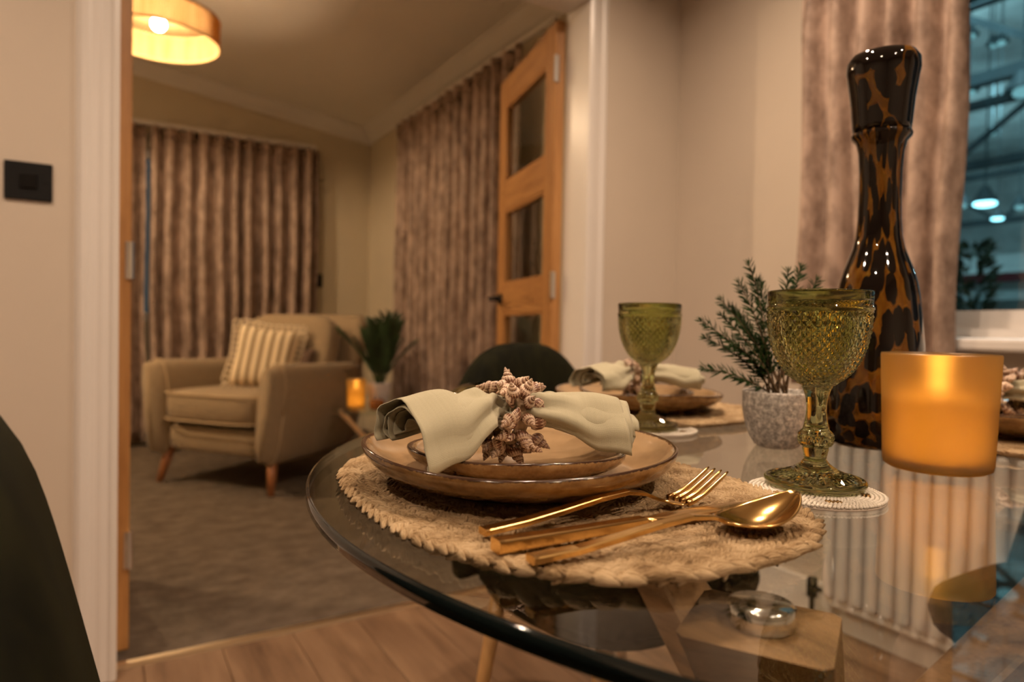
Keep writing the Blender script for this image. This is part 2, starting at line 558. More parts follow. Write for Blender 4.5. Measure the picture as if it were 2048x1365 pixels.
def mat_tortoise():
    mt, nt, b = newmat('tortoiseshell_glass')
    v = coords(nt, 'UV', (15, 1, 1))
    w = N(nt, 'ShaderNodeTexNoise'); w.inputs['Scale'].default_value = 2.2; w.inputs['Detail'].default_value = 3.0; L(nt, v, w.inputs['Vector'])
    ws = N(nt, 'ShaderNodeVectorMath', operation='SCALE'); L(nt, w.outputs['Color'], ws.inputs[0]); ws.inputs['Scale'].default_value = 0.35
    va = N(nt, 'ShaderNodeVectorMath', operation='ADD'); L(nt, v, va.inputs[0]); L(nt, ws.outputs[0], va.inputs[1])
    vo = N(nt, 'ShaderNodeTexVoronoi', voronoi_dimensions='2D', feature='F1'); vo.inputs['Scale'].default_value = 1.55; vo.inputs['Randomness'].default_value = 0.9
    L(nt, va.outputs[0], vo.inputs['Vector'])
    mr = N(nt, 'ShaderNodeMapRange'); L(nt, vo.outputs['Distance'], mr.inputs[0]); mr.inputs[1].default_value = 0.51; mr.inputs[2].default_value = 0.62
    fac = mr.outputs[0]
    amb = ramp(nt, noise(nt, v, 3.0, 3.0), [(0.3, (0.26, 0.085, 0.008)), (0.6, (0.42, 0.18, 0.02)), (0.8, (0.44, 0.26, 0.03))])
    mc = N(nt, 'ShaderNodeMix', data_type='RGBA'); L(nt, fac, mc.inputs[0]); mc.inputs[6].default_value = (0.006, 0.004, 0.003, 1); L(nt, amb, mc.inputs[7])
    L(nt, mc.outputs[2], b.inputs['Base Color'])
    tm = N(nt, 'ShaderNodeMath', operation='MULTIPLY'); L(nt, fac, tm.inputs[0]); tm.inputs[1].default_value = 0.62
    L(nt, tm.outputs[0], b.inputs['Transmission Weight'])
    b.inputs['Roughness'].default_value = 0.04
    b.inputs['IOR'].default_value = 1.5
    return mt
m_tort = mat_tortoise()

def mat_frost(name, col, tw=0.55, rough=0.35):
    """frosted amber glass: lets the candle light scatter through"""
    mt = bpy.data.materials.new(name); mt.use_nodes = True
    nt = mt.node_tree; nt.nodes.clear()
    out = N(nt, 'ShaderNodeOutputMaterial')
    tl = N(nt, 'ShaderNodeBsdfTranslucent'); tl.inputs[0].default_value = c4(col)
    tr = N(nt, 'ShaderNodeBsdfRefraction'); tr.inputs['Color'].default_value = c4(col); tr.inputs['Roughness'].default_value = 0.62; tr.inputs['IOR'].default_value = 1.35
    gl = N(nt, 'ShaderNodeBsdfGlossy'); gl.inputs['Roughness'].default_value = rough; gl.inputs['Color'].default_value = (1, 0.95, 0.9, 1)
    df = N(nt, 'ShaderNodeBsdfDiffuse'); df.inputs[0].default_value = c4([c * 0.7 for c in col])
    m1 = N(nt, 'ShaderNodeMixShader'); m1.inputs[0].default_value = tw; L(nt, tr.outputs[0], m1.inputs[1]); L(nt, tl.outputs[0], m1.inputs[2])
    m3 = N(nt, 'ShaderNodeMixShader'); m3.inputs[0].default_value = 0.07; L(nt, m1.outputs[0], m3.inputs[1]); L(nt, df.outputs[0], m3.inputs[2])
    m2 = N(nt, 'ShaderNodeMixShader'); m2.inputs[0].default_value = 0.05; L(nt, m3.outputs[0], m2.inputs[1]); L(nt, gl.outputs[0], m2.inputs[2])
    nz = noise(nt, coords(nt, 'Object', (30, 30, 30)), 1.0)
    L(nt, m2.outputs[0], out.inputs[0])
    return mt
m_frost = mat_frost('frosted_amber', (0.86, 0.61, 0.27), 0.14)
def mat_wax():
    mt = bpy.data.materials.new('wax'); mt.use_nodes = True
    nt = mt.node_tree; nt.nodes.clear()
    out = N(nt, 'ShaderNodeOutputMaterial')
    tl = N(nt, 'ShaderNodeBsdfTranslucent'); df = N(nt, 'ShaderNodeBsdfDiffuse')
    nz = noise(nt, coords(nt, 'Object', (20, 20, 20)), 1.0)
    c = ramp(nt, nz, [(0.3, (0.80, 0.70, 0.44)), (0.7, (0.88, 0.79, 0.52))])
    L(nt, c, tl.inputs[0]); L(nt, c, df.inputs[0])
    m1 = N(nt, 'ShaderNodeMixShader'); m1.inputs[0].default_value = 0.6
    L(nt, df.outputs[0], m1.inputs[1]); L(nt, tl.outputs[0], m1.inputs[2]); L(nt, m1.outputs[0], out.inputs[0])
    return mt
m_wax = mat_wax()
m_flame = emissive('flame', (1.0, 0.74, 0.42), 55)

def mat_stone():
    mt, nt, b = newmat('speckled_stone')
    f = noise(nt, coords(nt, 'Object', (170, 170, 170)), 1.0, 4.0, 0.75)
    L(nt, ramp(nt, f, [(0.36, (0.22, 0.20, 0.175)), (0.5, (0.40, 0.37, 0.33)), (0.64, (0.70, 0.65, 0.58))]), b.inputs['Base Color'])
    b.inputs['Roughness'].default_value = 0.6
    bump(nt, b, f, 0.6, 0.002)
    return mt
m_stone = mat_stone()
m_needle = simple('rosemary_green', (0.026, 0.064, 0.014), 0.65, spec=.25, var=0.5, vscale=40)
m_stem = simple('woody_stem', (0.16, 0.10, 0.05), 0.8, var=0.2, vscale=40)
m_soil = simple('soil_moss', (0.06, 0.07, 0.02), 0.9, var=0.4, vscale=90, bmp=(150, 0.8, 0.004))
m_leafdk = simple('palm_green', (0.022, 0.05, 0.012), 0.5, var=0.5, vscale=14)
m_potwhite = simple('white_pot', (0.62, 0.56, 0.52), 0.5, var=0.04)
m_bead = simple('pearl_bead', (0.74, 0.68, 0.58), 0.25, var=0.06, vscale=60)
m_beadgold = simple('bronze_bead', (0.35, 0.22, 0.09), 0.25, metal=0.8, var=0.2, vscale=60)
m_felt = simple('felt_backing', (0.52, 0.44, 0.36), 0.9, var=0.06)
m_rattan = simple('rattan', (0.72, 0.47, 0.20), 0.7, var=0.15, vscale=30)
m_hallgrey = simple('hall_steel', (0.07, 0.10, 0.11), 0.6, var=0.15, vscale=2)
m_hallroof = simple('hall_sheet', (0.30, 0.33, 0.32), 0.9, var=0.3, vscale=0.6)
m_siding = simple('white_siding', (0.62, 0.72, 0.72), 0.6, var=0.03)
m_maroon = simple('maroon_gutter', (0.16, 0.02, 0.03), 0.5, var=0.1)
m_shrub = simple('shrub_green', (0.055, 0.10, 0.05), 0.6, var=0.5, vscale=6)

def mat_shade():
    mt = bpy.data.materials.new('woven_shade'); mt.use_nodes = True
    nt = mt.node_tree; nt.nodes.clear()
    out = N(nt, 'ShaderNodeOutputMaterial')
    tl = N(nt, 'ShaderNodeBsdfTranslucent'); df = N(nt, 'ShaderNodeBsdfDiffuse')
    nz = noise(nt, coords(nt, 'Object', (30, 30, 4)), 1.0)
    c = ramp(nt, nz, [(0.3, (0.60, 0.36, 0.14)), (0.7, (0.76, 0.52, 0.25))])
    L(nt, c, tl.inputs[0]); L(nt, c, df.inputs[0])
    m1 = N(nt, 'ShaderNodeMixShader'); m1.inputs[0].default_value = 0.5
    L(nt, df.outputs[0], m1.inputs[1]); L(nt, tl.outputs[0], m1.inputs[2]); L(nt, m1.outputs[0], out.inputs[0])
    return mt
m_shade = mat_shade()

def mat_stripe():
    mt, nt, b = newmat('ticking_stripe')
    tc = N(nt, 'ShaderNodeTexCoord')
    sx = N(nt, 'ShaderNodeSeparateXYZ'); L(nt, tc.outputs['UV'], sx.inputs[0])
    a = N(nt, 'ShaderNodeMath', operation='MULTIPLY'); L(nt, sx.outputs[0], a.inputs[0]); a.inputs[1].default_value = 2 * pi * 7
    s = N(nt, 'ShaderNodeMath', operation='SINE'); L(nt, a.outputs[0], s.inputs[0])
    L(nt, ramp(nt, s.outputs[0], [(0.45, (0.78, 0.64, 0.42)), (0.62, (0.20, 0.12, 0.05))]), b.inputs['Base Color'])
    b.inputs['Roughness'].default_value = 0.9
    return mt
m_stripe = mat_stripe()
m_fringe = simple('cream_fringe', (0.82, 0.69, 0.48), 0.9, var=0.1, vscale=50)

# ------------------------------------------------------------------ the setting
YD, YD2 = 1.93, 2.05          # dividing wall faces
XW = 1.90                     # window-side wall
YB = 5.565                    # lounge back wall
XL, XR2 = 0.02, 1.45          # doorway
HEAD = 2.06
TZ = 0.75                     # table surface

def sobj(name, vf, mat, smooth=False):
    return struct(part(name, vf, mat, None, smooth))

# dining floor slab with planks as pieces
floor = sobj('floor', box(-2.2, XW + .1, -2.2, 1.99, -0.10, -0.012), simple('underlay', (0.08, 0.05, 0.03), 0.9, var=0.1))
PW, PL = 0.19, 1.25
pl_me = mesh('plank', *bevbox(0.0008, PW - 0.0008, 0.0008, PL - 0.0008, -0.0119, 0.0, 0.0015, 1), mat=m_plank)
x = -2.2; col_i = 0
while x < XW - 0.001:
    y = -2.2 - random.random() * 0.9
    while y < 1.98:
        y0, y1 = max(y, -2.2), min(y + PL, 1.985)
        x1 = min(x + PW, XW)
        if y1 - y0 > 0.02:
            if y1 - y0 > PL - 1e-6 and x1 - x > PW - 1e-6:
                link('plank', pl_me, floor, (x, y0, 0))
            else:
                part('plank', bevbox(0.0008, x1 - x - 0.0008, 0.0008, y1 - y0 - 0.0008, -0.0119, 0, 0.0015, 1), m_plank, floor, loc=(x, y0, 0))
        y += PL
    x += PW; col_i += 1
sobj('floor_carpet', box(-2.2, XW + .1, 1.99, YB + .1, -0.10, 0.004), m_carpet)
# metal threshold strip
sobj('trim_1', ([(XL - .0, 1.965, 0.0), (XR2, 1.965, 0.0), (XR2, 1.978, 0.007), (XL, 1.978, 0.007), (XR2, 1.992, 0.009), (XL, 1.992, 0.009), (XR2, 2.004, 0.004), (XL, 2.004, 0.004)],
                [(0, 1, 2, 3), (3, 2, 4, 5), (5, 4, 6, 7)]), m_brass)

def ceil_z(x):
    return 2.53 + 0.133 * (XW - x)

# dividing wall with opening
sobj('wall_divider', join(box(-2.2, XL - .02, YD, YD2, 0, 2.95), box(XR2 + .02, XW, YD, YD2, 0, 2.95), box(XL - .02, XR2 + .02, YD, YD2, HEAD + .02, 2.95)), m_wall)
# lining of the opening
sobj('trim_2', join(box(XL - .02, XL, YD - .005, YD2 + .005, 0, HEAD), box(XR2, XR2 + .02, YD - .005, YD2 + .005, 0, HEAD), box(XL - .02, XR2 + .02, YD - .005, YD2 + .005, HEAD, HEAD + .02)), m_trim)
def architrave(x0, x1, z0, z1, side, y=YD):
    """stepped moulding lying on the wall, side: -1 left jamb, 1 right jamb, 0 head"""
    V, F = [], []
    prof = [(0, .0), (0, .016), (.012, .022), (.020, .016), (.034, .016), (.045, .012), (.058, .012), (.066, .016), (.078, .016), (.086, .010), (.092, 0)]
    if side:
        for z in (z0, z1):
            for a, d in prof:
                V.append((x0 + side * a, y - d, z))
    else:
        for xx in (x0, x1):
            for a, d in prof:
                V.append((xx, y - d, z0 + a))
    n = len(prof)
    for i in range(n - 1):
        F.append((i, i + 1, n + i + 1, n + i))
    F.append(tuple(range(n))); F.append(tuple(range(2 * n - 1, n - 1, -1)))
    return V, F
sobj('trim_3', architrave(XL - .001, 0, 0, HEAD + .09, -1), m_trim)
sobj('trim_4', architrave(XR2 + .001, 0, 0, HEAD + .09, 1), m_trim)
sobj('trim_5', architrave(XL, XR2, HEAD + .001, 0, 0), m_trim)
# window wall of the dining side, with opening
WY0, WY1, WZ0, WZ1 = -0.75, 1.20, 0.90, 2.12
sobj('wall_window', join(box(XW, XW + .16, -2.2, WY0, 0, 2.95), box(XW, XW + .16, WY1, YD2, 0, 2.95), box(XW, XW + .16, WY0, WY1, 0, WZ0 - .045), box(XW, XW + .16, WY0, WY1, WZ1, 2.95)), m_wall)
sobj('wall_rear', box(-2.2, XW + .16, -2.32, -2.2, 0, 3.1), m_wall)
sobj('wall_left', box(-2.32, -2.2, -2.32, YD2, 0, 3.1), m_wall)
sobj('ceiling', box(-2.3, XW + .16, -2.3, YD, 2.42, 2.5), m_ceil_d)
sobj('baseboard_window', box(XW - .016, XW, -2.2, YD, 0, 0.12), m_trim)
sobj('baseboard_divider', join(box(-2.2, XL - .1, YD - .016, YD, 0, 0.12), box(XR2 + .1, XW - .017, YD - .016, YD, 0, 0.12)), m_trim)
# window
w1 = struct(bpy.data.objects.new('window_1', None)); COL.objects.link(w1)
for nm, b_ in (('frame_rail', box(XW + .05, XW + .11, WY0, WY1, WZ0, WZ0 + .06)), ('frame_rail', box(XW + .05, XW + .11, WY0, WY1, WZ1 - .06, WZ1)),
               ('frame_stile', box(XW + .05, XW + .11, WY0, WY0 + .06, WZ0 + .06, WZ1 - .06)), ('frame_stile', box(XW + .05, XW + .11, WY1 - .06, WY1, WZ0 + .06, WZ1 - .06)),
               ('mullion', box(XW + .05, XW + .11, 0.02, 0.08, WZ0 + .06, WZ1 - .06))):
    part(nm, b_, m_trim, w1)
part('pane', box(XW + .078, XW + .084, 0.08, WY1 - .06, WZ0 + .06, WZ1 - .06), m_pane, w1)
part('pane', box(XW + .078, XW + .084, WY0 + .06, 0.02, WZ0 + .06, WZ1 - .06), m_pane, w1)
part('window_sill', bevbox(XW - .07, XW + .05, WY0 - .05, WY1 + .04, WZ0 - .045, WZ0 - .012, .008), m_trim, w1)
part('sill_upstand', box(XW - .0, XW + .05, WY0, WY1, WZ0 - .012, WZ0 + .012), m_trim, w1)
# lounge shell
def slope_wall(y0, y1, x0, x1):
    V = [(x0, y0, 0), (x1, y0, 0), (x1, y0, ceil_z(x1)), (x0, y0, ceil_z(x0)), (x0, y1, 0), (x1, y1, 0), (x1, y1, ceil_z(x1)), (x0, y1, ceil_z(x0))]
    return V, [(0, 1, 2, 3), (7, 6, 5, 4), (0, 4, 5, 1), (1, 5, 6, 2), (2, 6, 7, 3), (3, 7, 4, 0)]
BWX0, BWX1, BWZ0, BWZ1 = -0.75, 1.25, 0.9, 2.15
sobj('wall_lounge_back', join(box(-2.2, BWX0, YB, YB + .14, 0, 2.53), box(BWX1, XW, YB, YB + .14, 0, 2.53), box(BWX0, BWX1, YB, YB + .14, 0, BWZ0), box(BWX0, BWX1, YB, YB + .14, BWZ1, 2.53),
      ([(-2.2, YB, 2.53), (XW, YB, 2.53), (-2.2, YB, ceil_z(-2.2)), (-2.2, YB + .14, 2.53), (XW, YB + .14, 2.53), (-2.2, YB + .14, ceil_z(-2.2))], [(0, 1, 2), (5, 4, 3), (1, 4, 5, 2)])), m_wall_l)
w2 = struct(bpy.data.objects.new('window_2', None)); COL.objects.link(w2)
for nm, b_ in (('frame_rail', box(BWX0, BWX1, YB + .04, YB + .1, BWZ0, BWZ0 + .06)), ('frame_rail', box(BWX0, BWX1, YB + .04, YB + .1, BWZ1 - .06, BWZ1)),
               ('frame_stile', box(BWX0, BWX0 + .06, YB + .04, YB + .1, BWZ0 + .06, BWZ1 - .06)), ('frame_stile', box(BWX1 - .06, BWX1, YB + .04, YB + .1, BWZ0 + .06, BWZ1 - .06))):
    part(nm, b_, m_trim, w2)
part('pane', box(BWX0 + .06, BWX1 - .06, YB + .066, YB + .072, BWZ0 + .06, BWZ1 - .06), m_pane, w2)
LWY0, LWY1 = 3.2, 4.45
sobj('wall_lounge_right', box(XW, XW + .16, YD2, YB + .14, 0, 2.62), m_wall_l)
sobj('wall_lounge_left', box(-2.32, -2.2, YD2, YB + .14, 0, 3.2), m_wall_l)
sobj('ceiling_lounge', ([(-2.3, YD2 - .0, ceil_z(-2.3)), (XW + .16, YD2, ceil_z(XW + .16)), (XW + .16, YB + .14, ceil_z(XW + .16)), (-2.3, YB + .14, ceil_z(-2.3)),
                         (-2.3, YD2, ceil_z(-2.3) + .1), (XW + .16, YD2, ceil_z(XW + .16) + .1), (XW + .16, YB + .14, ceil_z(XW + .16) + .1), (-2.3, YB + .14, ceil_z(-2.3) + .1)],
                        [(3, 2, 1, 0), (4, 5, 6, 7), (0, 1, 5, 4), (1, 2, 6, 5), (2, 3, 7, 6), (3, 0, 4, 7)]), m_ceil)
# coving
def coving(p0, p1, inn, slope_dn=None):
    """moulding along p0->p1 (ceiling/wall junction), inn = horizontal inward unit vector"""
    prof = [(0, 0), (.10, 0), (.10, .012), (.088, .018), (.080, .030), (.06, .05), (.035, .075), (.02, .082), (.014, .10), (0, .10)]
    p0, p1, inn = Vector(p0), Vector(p1), Vector(inn)
    V = []
    for p in (p0, p1):
        for a, d in prof:
            V.append(p + inn * a - Vector((0, 0, d)))
    n = len(prof)
    F = [(i, (i + 1) % n, n + (i + 1) % n, n + i) for i in range(n)] + [tuple(range(n)), tuple(range(2 * n - 1, n - 1, -1))]
    return V, F
sobj('trim_6', coving((XW, YD2, ceil_z(XW)), (XW, YB, ceil_z(XW)), (-1, 0, 0.133)), m_trim)
sobj('trim_7', coving((XW, YB, ceil_z(XW)), (-2.2, YB, ceil_z(-2.2)), (0, -1, 0)), m_trim)

# doors
def door(idx, hinge, ang, mirror, width=0.705):
    """leaf running along local +x from the hinge"""
    d = struct(bpy.data.objects.new('door_%d' % idx, None)); COL.objects.link(d)
    d.location = (hinge[0], hinge[1], 0.006); d.rotation_euler = (0, 0, ang)
    t0, t1 = (0.0, 0.036) if not mirror else (-0.036, 0.0)
    H = 2.03; st = 0.105
    part('stile', bevbox(0, st, t0, t1, 0, H, .002, 1), m_oak, d)
    part('stile', bevbox(width - st, width, t0, t1, 0, H, .002, 1), m_oak, d)
    zs = [(0, .20), (.50, .62), (.955, 1.085), (1.42, 1.55), (1.90, H)]
    m_o2 = m_oak_rail
    for a, b_ in zs:
        part('rail', bevbox(st, width - st, t0, t1, a, b_, .002, 1), m_o2, d)
    for i in range(4):
        a, b_ = zs[i][1], zs[i + 1][0]
        part('pane', box(st, width - st, (t0 + t1) / 2 - .003, (t0 + t1) / 2 + .003, a, b_), m_pane, d)
        for z_ in (a, b_ - .012):
            part('bead', join(box(st, width - st, t0 + .004, t0 + .013, z_, z_ + .012), box(st, width - st, t1 - .013, t1 - .004, z_, z_ + .012)), m_o2, d)
    for z_ in (.22, 1.0, 1.80):
        yk = t1 + .001 if not mirror else t0 - .001
        part('hinge', join(box(-.0025, .0, (t0 + t1) / 2 + (.004 if not mirror else -.014), (t0 + t1) / 2 + (.016 if not mirror else -.004), z_, z_ + .10), moved(disc_rod(.0075, 0, .1, 10, .001)[:2], (-.004, yk, z_))), m_chrome, d)
    for s in (1, -1):
        yb = t1 if s > 0 else t0
        h = part('handle', join(moved(disc_rod(.026, 0, .008, 20, .001)[:2], (width - .055, yb, 1.02), (-s * pi / 2, 0, 0)),
                                tube([(width - .055, yb, 1.02), (width - .055, yb + s * .045, 1.02), (width - .06, yb + s * .055, 1.02), (width - .17, yb + s * .055, 1.02)], .0095, 10)[:2]), m_black, d, True)
    return d
m_oak_rail = wood('oak_rail', (0.34, 0.15, 0.045), (0.54, 0.27, 0.09), 'X', rough=0.4)
door(1, (1.447, YD2 + .012), atan2(0.69, 0.16), False)
door(2, (0.014, YD2 + .012), atan2(0.69, -0.10), True)

# outside: exhibition hall beyond the window
sobj('hall_floor', box(2.2, 45, -25, 40, -0.4, -0.3), simple('hall_concrete', (0.10, 0.13, 0.13), 0.8, var=0.2, vscale=0.5))
sobj('hall_roof', box(2.6, 45, -25, 40, 11.0, 11.2), m_hallroof)
sobj('hall_wall_far', box(44, 44.3, -25, 40, -0.3, 11), m_hallroof)

# ------------------------------------------------------------------ lamps
def area(name, loc, power, col, size, rot=(0, 0, 0), spread=pi, parent=None):
    ld = bpy.data.lights.new(name, 'AREA'); ld.shape = 'DISK'; ld.size = size
    ld.energy = power; ld.color = col; ld.spread = spread
    o = bpy.data.objects.new(name, ld); COL.objects.link(o); o.location = loc; o.rotation_euler = rot; o.parent = parent
    return o

m_dl = emissive('downlight_glow', (1.0, 0.78, 0.55), 30)
ring_me = mesh('bezel', *lathe([(.030, 0), (.045, 0), (.045, -.004), (.031, -.006), (.030, 0)], 24), mat=m_trim)
glow_me = mesh('lens', *lathe([(.0001, -.001), (.030, -.001)], 20)[:2], mat=m_dl)
for i, (x, y, txt) in enumerate([(-0.75, 1.15, 'above the left of the doorway'), (0.55, 0.80, 'above the dining table'), (1.18, 1.12, 'in the corner by the dining curtain'),
                                 (1.05, -0.45, 'nearest the dining window'), (-0.9, -0.3, 'over the left-hand side of the room'), (0.3, -1.0, 'behind the camera')]):
    t = thing('downlight', 'small round white recessed ceiling downlight %s' % txt, 'downlight', (x, y, 2.42), group='recessed dining downlights')
    link('bezel', ring_me, t); link('lens', glow_me, t)
    area('downlight_beam', (0, 0, -.008), DOWNLIGHT_W, WARM, 0.06, parent=t, spread=radians(150))

def pendant(px, py, watts, label):
    zc = ceil_z(px)
    zb, h, r = 2.275, 0.125, 0.275
    t = thing('pendant_lamp', label, 'lamp', (px, py, zb))
    part('cord', tube([(0, 0, h + .0), (0, 0, zc - zb)], .004, 8), m_black, t)
    part('ceiling_rose', moved(disc_rod(.05, 0, .03, 24, .004), (0, 0, zc - zb - .035)), m_trim, t, True)
    # shade: vertical canes between two rims, woven over a translucent lining
    sh = part('shade', lathe([(r - .006, 0.004), (r - .006, h - .004)], 72), m_shade, t, True)
    cane = []
    nC = 150
    for k in range(nC):
        a = 2 * pi * k / nC
        c0 = tube([(cos(a) * r, sin(a) * r, 0), (cos(a) * r, sin(a) * r, h)], .0028, 5)[:2]
        cane.append(c0)
    o = part('cane_weave', join(*cane), m_shade, sh); o['kind'] = 'stuff'
    for z_ in (0, h):
        part('rim', moved(lathe([(r + .006 * cos(q), .006 * sin(q)) for q in [2 * pi * i / 8 for i in range(8)]], 72, True), (0, 0, z_)), m_rattan, sh, True)
    # fan-like inner cone of strings up to the holder
    V, F = [], []
    nS = 90
    for k in range(nS):
        a = 2 * pi * k / nS; w = .006
        p0 = Vector((cos(a) * r, sin(a) * r, h)); p1 = Vector((cos(a) * .03, sin(a) * .03, h + .0))
        tdir = Vector((-sin(a), cos(a), 0))
        i = len(V); V += [p0 - tdir * w, p0 + tdir * w, p1 + tdir * .001, p1 - tdir * .001]; F.append((i, i + 1, i + 2, i + 3))
    part('string_top', (V, F), m_shade, sh)
    part('bulb_holder', lathe([(.0001, h + .04), (.018, h + .04), (.018, h - .0), (.0001, h - .0)], 16), m_black, t)
    bulb = part('bulb', moved(lathe([(.0001, -.05)] + [(.034 * sin(q), -.016 - .034 * cos(q)) for q in [pi * i / 12 for i in range(1, 11)]] + [(.013, .035)], 24), (0, 0, h - .03)), emissive('bulb_glow', (1.0, 0.86, 0.66), 40), t, True)
    ld = bpy.data.lights.new('pendant_light', 'POINT'); ld.energy = watts; ld.color = LOUNGE_WARM; ld.shadow_soft_size = .036
    lo = bpy.data.objects.new('pendant_light', ld); COL.objects.link(lo); lo.parent = t; lo.location = (0, 0, .028)
pendant(0.20, 3.75, PENDANT_W, 'round woven rattan drum pendant lamp with a glowing bulb')
pendant(-1.15, 3.95, LOUNGE_FILL_W, 'added rattan drum pendant lamp that fills the lounge with light, unseen left of the doorway')  # invented lamp out of view, added to light the lounge from the left

# ------------------------------------------------------------------ curtains
def curtain(name, label, a, b, ztop, zbot, folds, amp, seed, group, side=1, flare=0.0, tape=None):
    """hanging cloth from point a to b (xy), folds pushed along the normal; origin at its foot"""
    rnd = random.Random(seed)
    a, b = Vector((a[0], a[1])), Vector((b[0], b[1]))
    d = (b - a); Lh = d.length; d.normalize(); nrm = Vector((-d.y, d.x)) * side
    nx = folds * 14; nz = 22
    ph = [rnd.uniform(-.25, .25) for _ in range(folds + 2)]
    am = [rnd.uniform(.6, 1.15) for _ in range(folds + 2)]
    V, F, U = [], [], []
    for j in range(nz + 1):
        v = j / nz
        z = ztop + (zbot - ztop) * v
        for i in range(nx + 1):
            u = i / nx
            f = u * folds
            k = int(f); w = f - k
            A = am[k] * (1 - w) + am[k + 1] * w
            P = ph[k] * (1 - w) + ph[k + 1] * w
            wv = sin(2 * pi * (f + P * (0.4 + 0.6 * v)))
            wv = math.copysign(abs(wv) ** 0.75, wv)
            off = amp * A * wv * (0.72 + 0.28 * v) + 0.004 * sin(17 * u + 9 * v)
            s = u * Lh + 0.012 * sin(3 * pi * v + 6 * u) * v
            s = (s - 0.0) + flare * v * (u - 1.0) * 1.0
            p = a + d * s + nrm * off
            V.append(Vector((p.x, p.y, z))); U.append((u * Lh * 2.0, (1 - v) * (ztop - zbot)))
    w_ = nx + 1
    for j in range(nz):
        for i in range(nx):
            F.append((j * w_ + i, j * w_ + i + 1, (j + 1) * w_ + i + 1, (j + 1) * w_ + i))
    base = Vector((a.x, a.y, zbot))
    V = [p - base for p in V]
    t = thing(name, label, 'curtain', base, group=group)
    solid(part('drape', (V, F, U), m_curt, t, True), .004, 0)
    # gathered heading tape
    rows = []
    for i in range(nx + 1):
        rows.append(V[i])
    off = Vector((nrm.x, nrm.y, 0)) * .006
    TV = [p + off + Vector((0, 0, .012)) for p in rows] + [p + off + Vector((0, 0, -.06)) for p in rows]
    TF = [(i, i + 1, w_ + i + 1, w_ + i) for i in range(nx)]
    solid(part('heading_tape', (TV, TF), m_curt, t, True), .003, 0)
    return t

curtain('curtain', 'mauve crushed velvet curtain at the dining window behind the tortoiseshell bottle', (XW - .10, 0.86), (XW - .10, 1.33), 2.30, 0.74, 6, .036, 3, 'crushed velvet curtains', 1, 0.0)
curtain('curtain', 'broad brown velvet curtain along the lounge side wall beside the open glazed door', (XW - .10, 2.93), (XW - .10, 4.67), 2.33, 0.03, 15, .052, 5, 'crushed velvet curtains', 1)
curtain('curtain', 'brown velvet curtain on the lounge back wall directly behind the armchair', (0.245, YB - .10), (1.44, YB - .10), 2.28, 0.03, 11, .064, 8, 'crushed velvet curtains', -1)
curtain('curtain', 'brown velvet curtain at the far left of the lounge back wall beside the door jamb', (-0.85, YB - .10), (0.215, YB - .10), 2.28, 0.03, 9, .064, 11, 'crushed velvet curtains', -1)
tr = thing('curtain_track', 'white curtain track above the curtains on the lounge back wall', 'curtain track', (0.2, YB - .1, 2.285))
part('rail', bevbox(-1.2, 1.22, -.014, .014, 0.012, .042, .004), m_trim, tr)
for k in range(5):
    part('bracket', box(-1.1 + k * .55, -1.07 + k * .55, 0, .10, .016, .036), m_trim, tr)
tr2 = thing('curtain_track', 'white curtain track above the broad curtain on the lounge side wall', 'curtain track', (XW - .1, 3.6, 2.335))
part('rail', bevbox(-.014, .014, -.95, 1.1, 0.012, .036, .004), m_trim, tr2)
for k in range(4):
    part('bracket', box(0, .10, -.8 + k * .55, -.77 + k * .55, .014, .032), m_trim, tr2)

# ------------------------------------------------------------------ switches, radiator
def switch(label, loc, rotz, s=.046, h=.044):
    t = thing('light_switch', label, 'light switch', loc, rotz)
    part('plate', bevbox(-s, s, -.006, 0, -h, h, .0015), m_black, t)
    part('rocker', bevbox(-.017, .017, -.0095, -.005, -.017, .017, .0015), simple('gloss_black', (.005, .005, .005), .3, spec=.25, var=.1), t)
    for sx in (-1, 1):
        part('screw', moved(disc_rod(.003, 0, .0012, 10, .0003)[:2], (sx * s * .7, -.006, 0), (pi / 2, 0, 0)), m_black, t)
switch('square matt black light switch on the wall left of the doorway', (-0.163, YD, 1.215), 0)
switch('small black switch beside the curtain behind the armchair', (1.475, YB - .0, 1.255), 0, .03, .055)

m_radiator = simple('radiator_white', (0.80, 0.76, 0.72), 0.35, var=0.01)
rad = thing('radiator', 'white ribbed panel radiator on the wall below the window', 'radiator', (XW - .032, .56, .09))
part('back_panel', box(-.035, -.022, -.66, .66, 0, .54), m_radiator, rad)
ribm = mesh('rib', *bevbox(-.058, -.034, -.014, .014, .025, .515, .010, 3), smooth=True, mat=m_radiator)
for k in range(30):
    link('rib', ribm, rad, (0, -.638 + k * .044, 0))
part('top_grille', box(-.056, .0, -.66, .66, .525, .54), m_radiator, rad)
part('valve', join(moved(disc_rod(.016, 0, .06, 16, .003)[:2], (-.03, .70, .0)), tube([(-.03, .70, .02), (-.03, .70, -.089)], .008, 10)[:2], tube([(-.03, .70, .03), (-.03, .65, .03)], .008, 8)[:2]), m_black, rad, True)
for k in (-.4, .4):
    part('bracket', box(-.022, .030, k - .02, k + .02, .1, .46), m_radiator, rad)

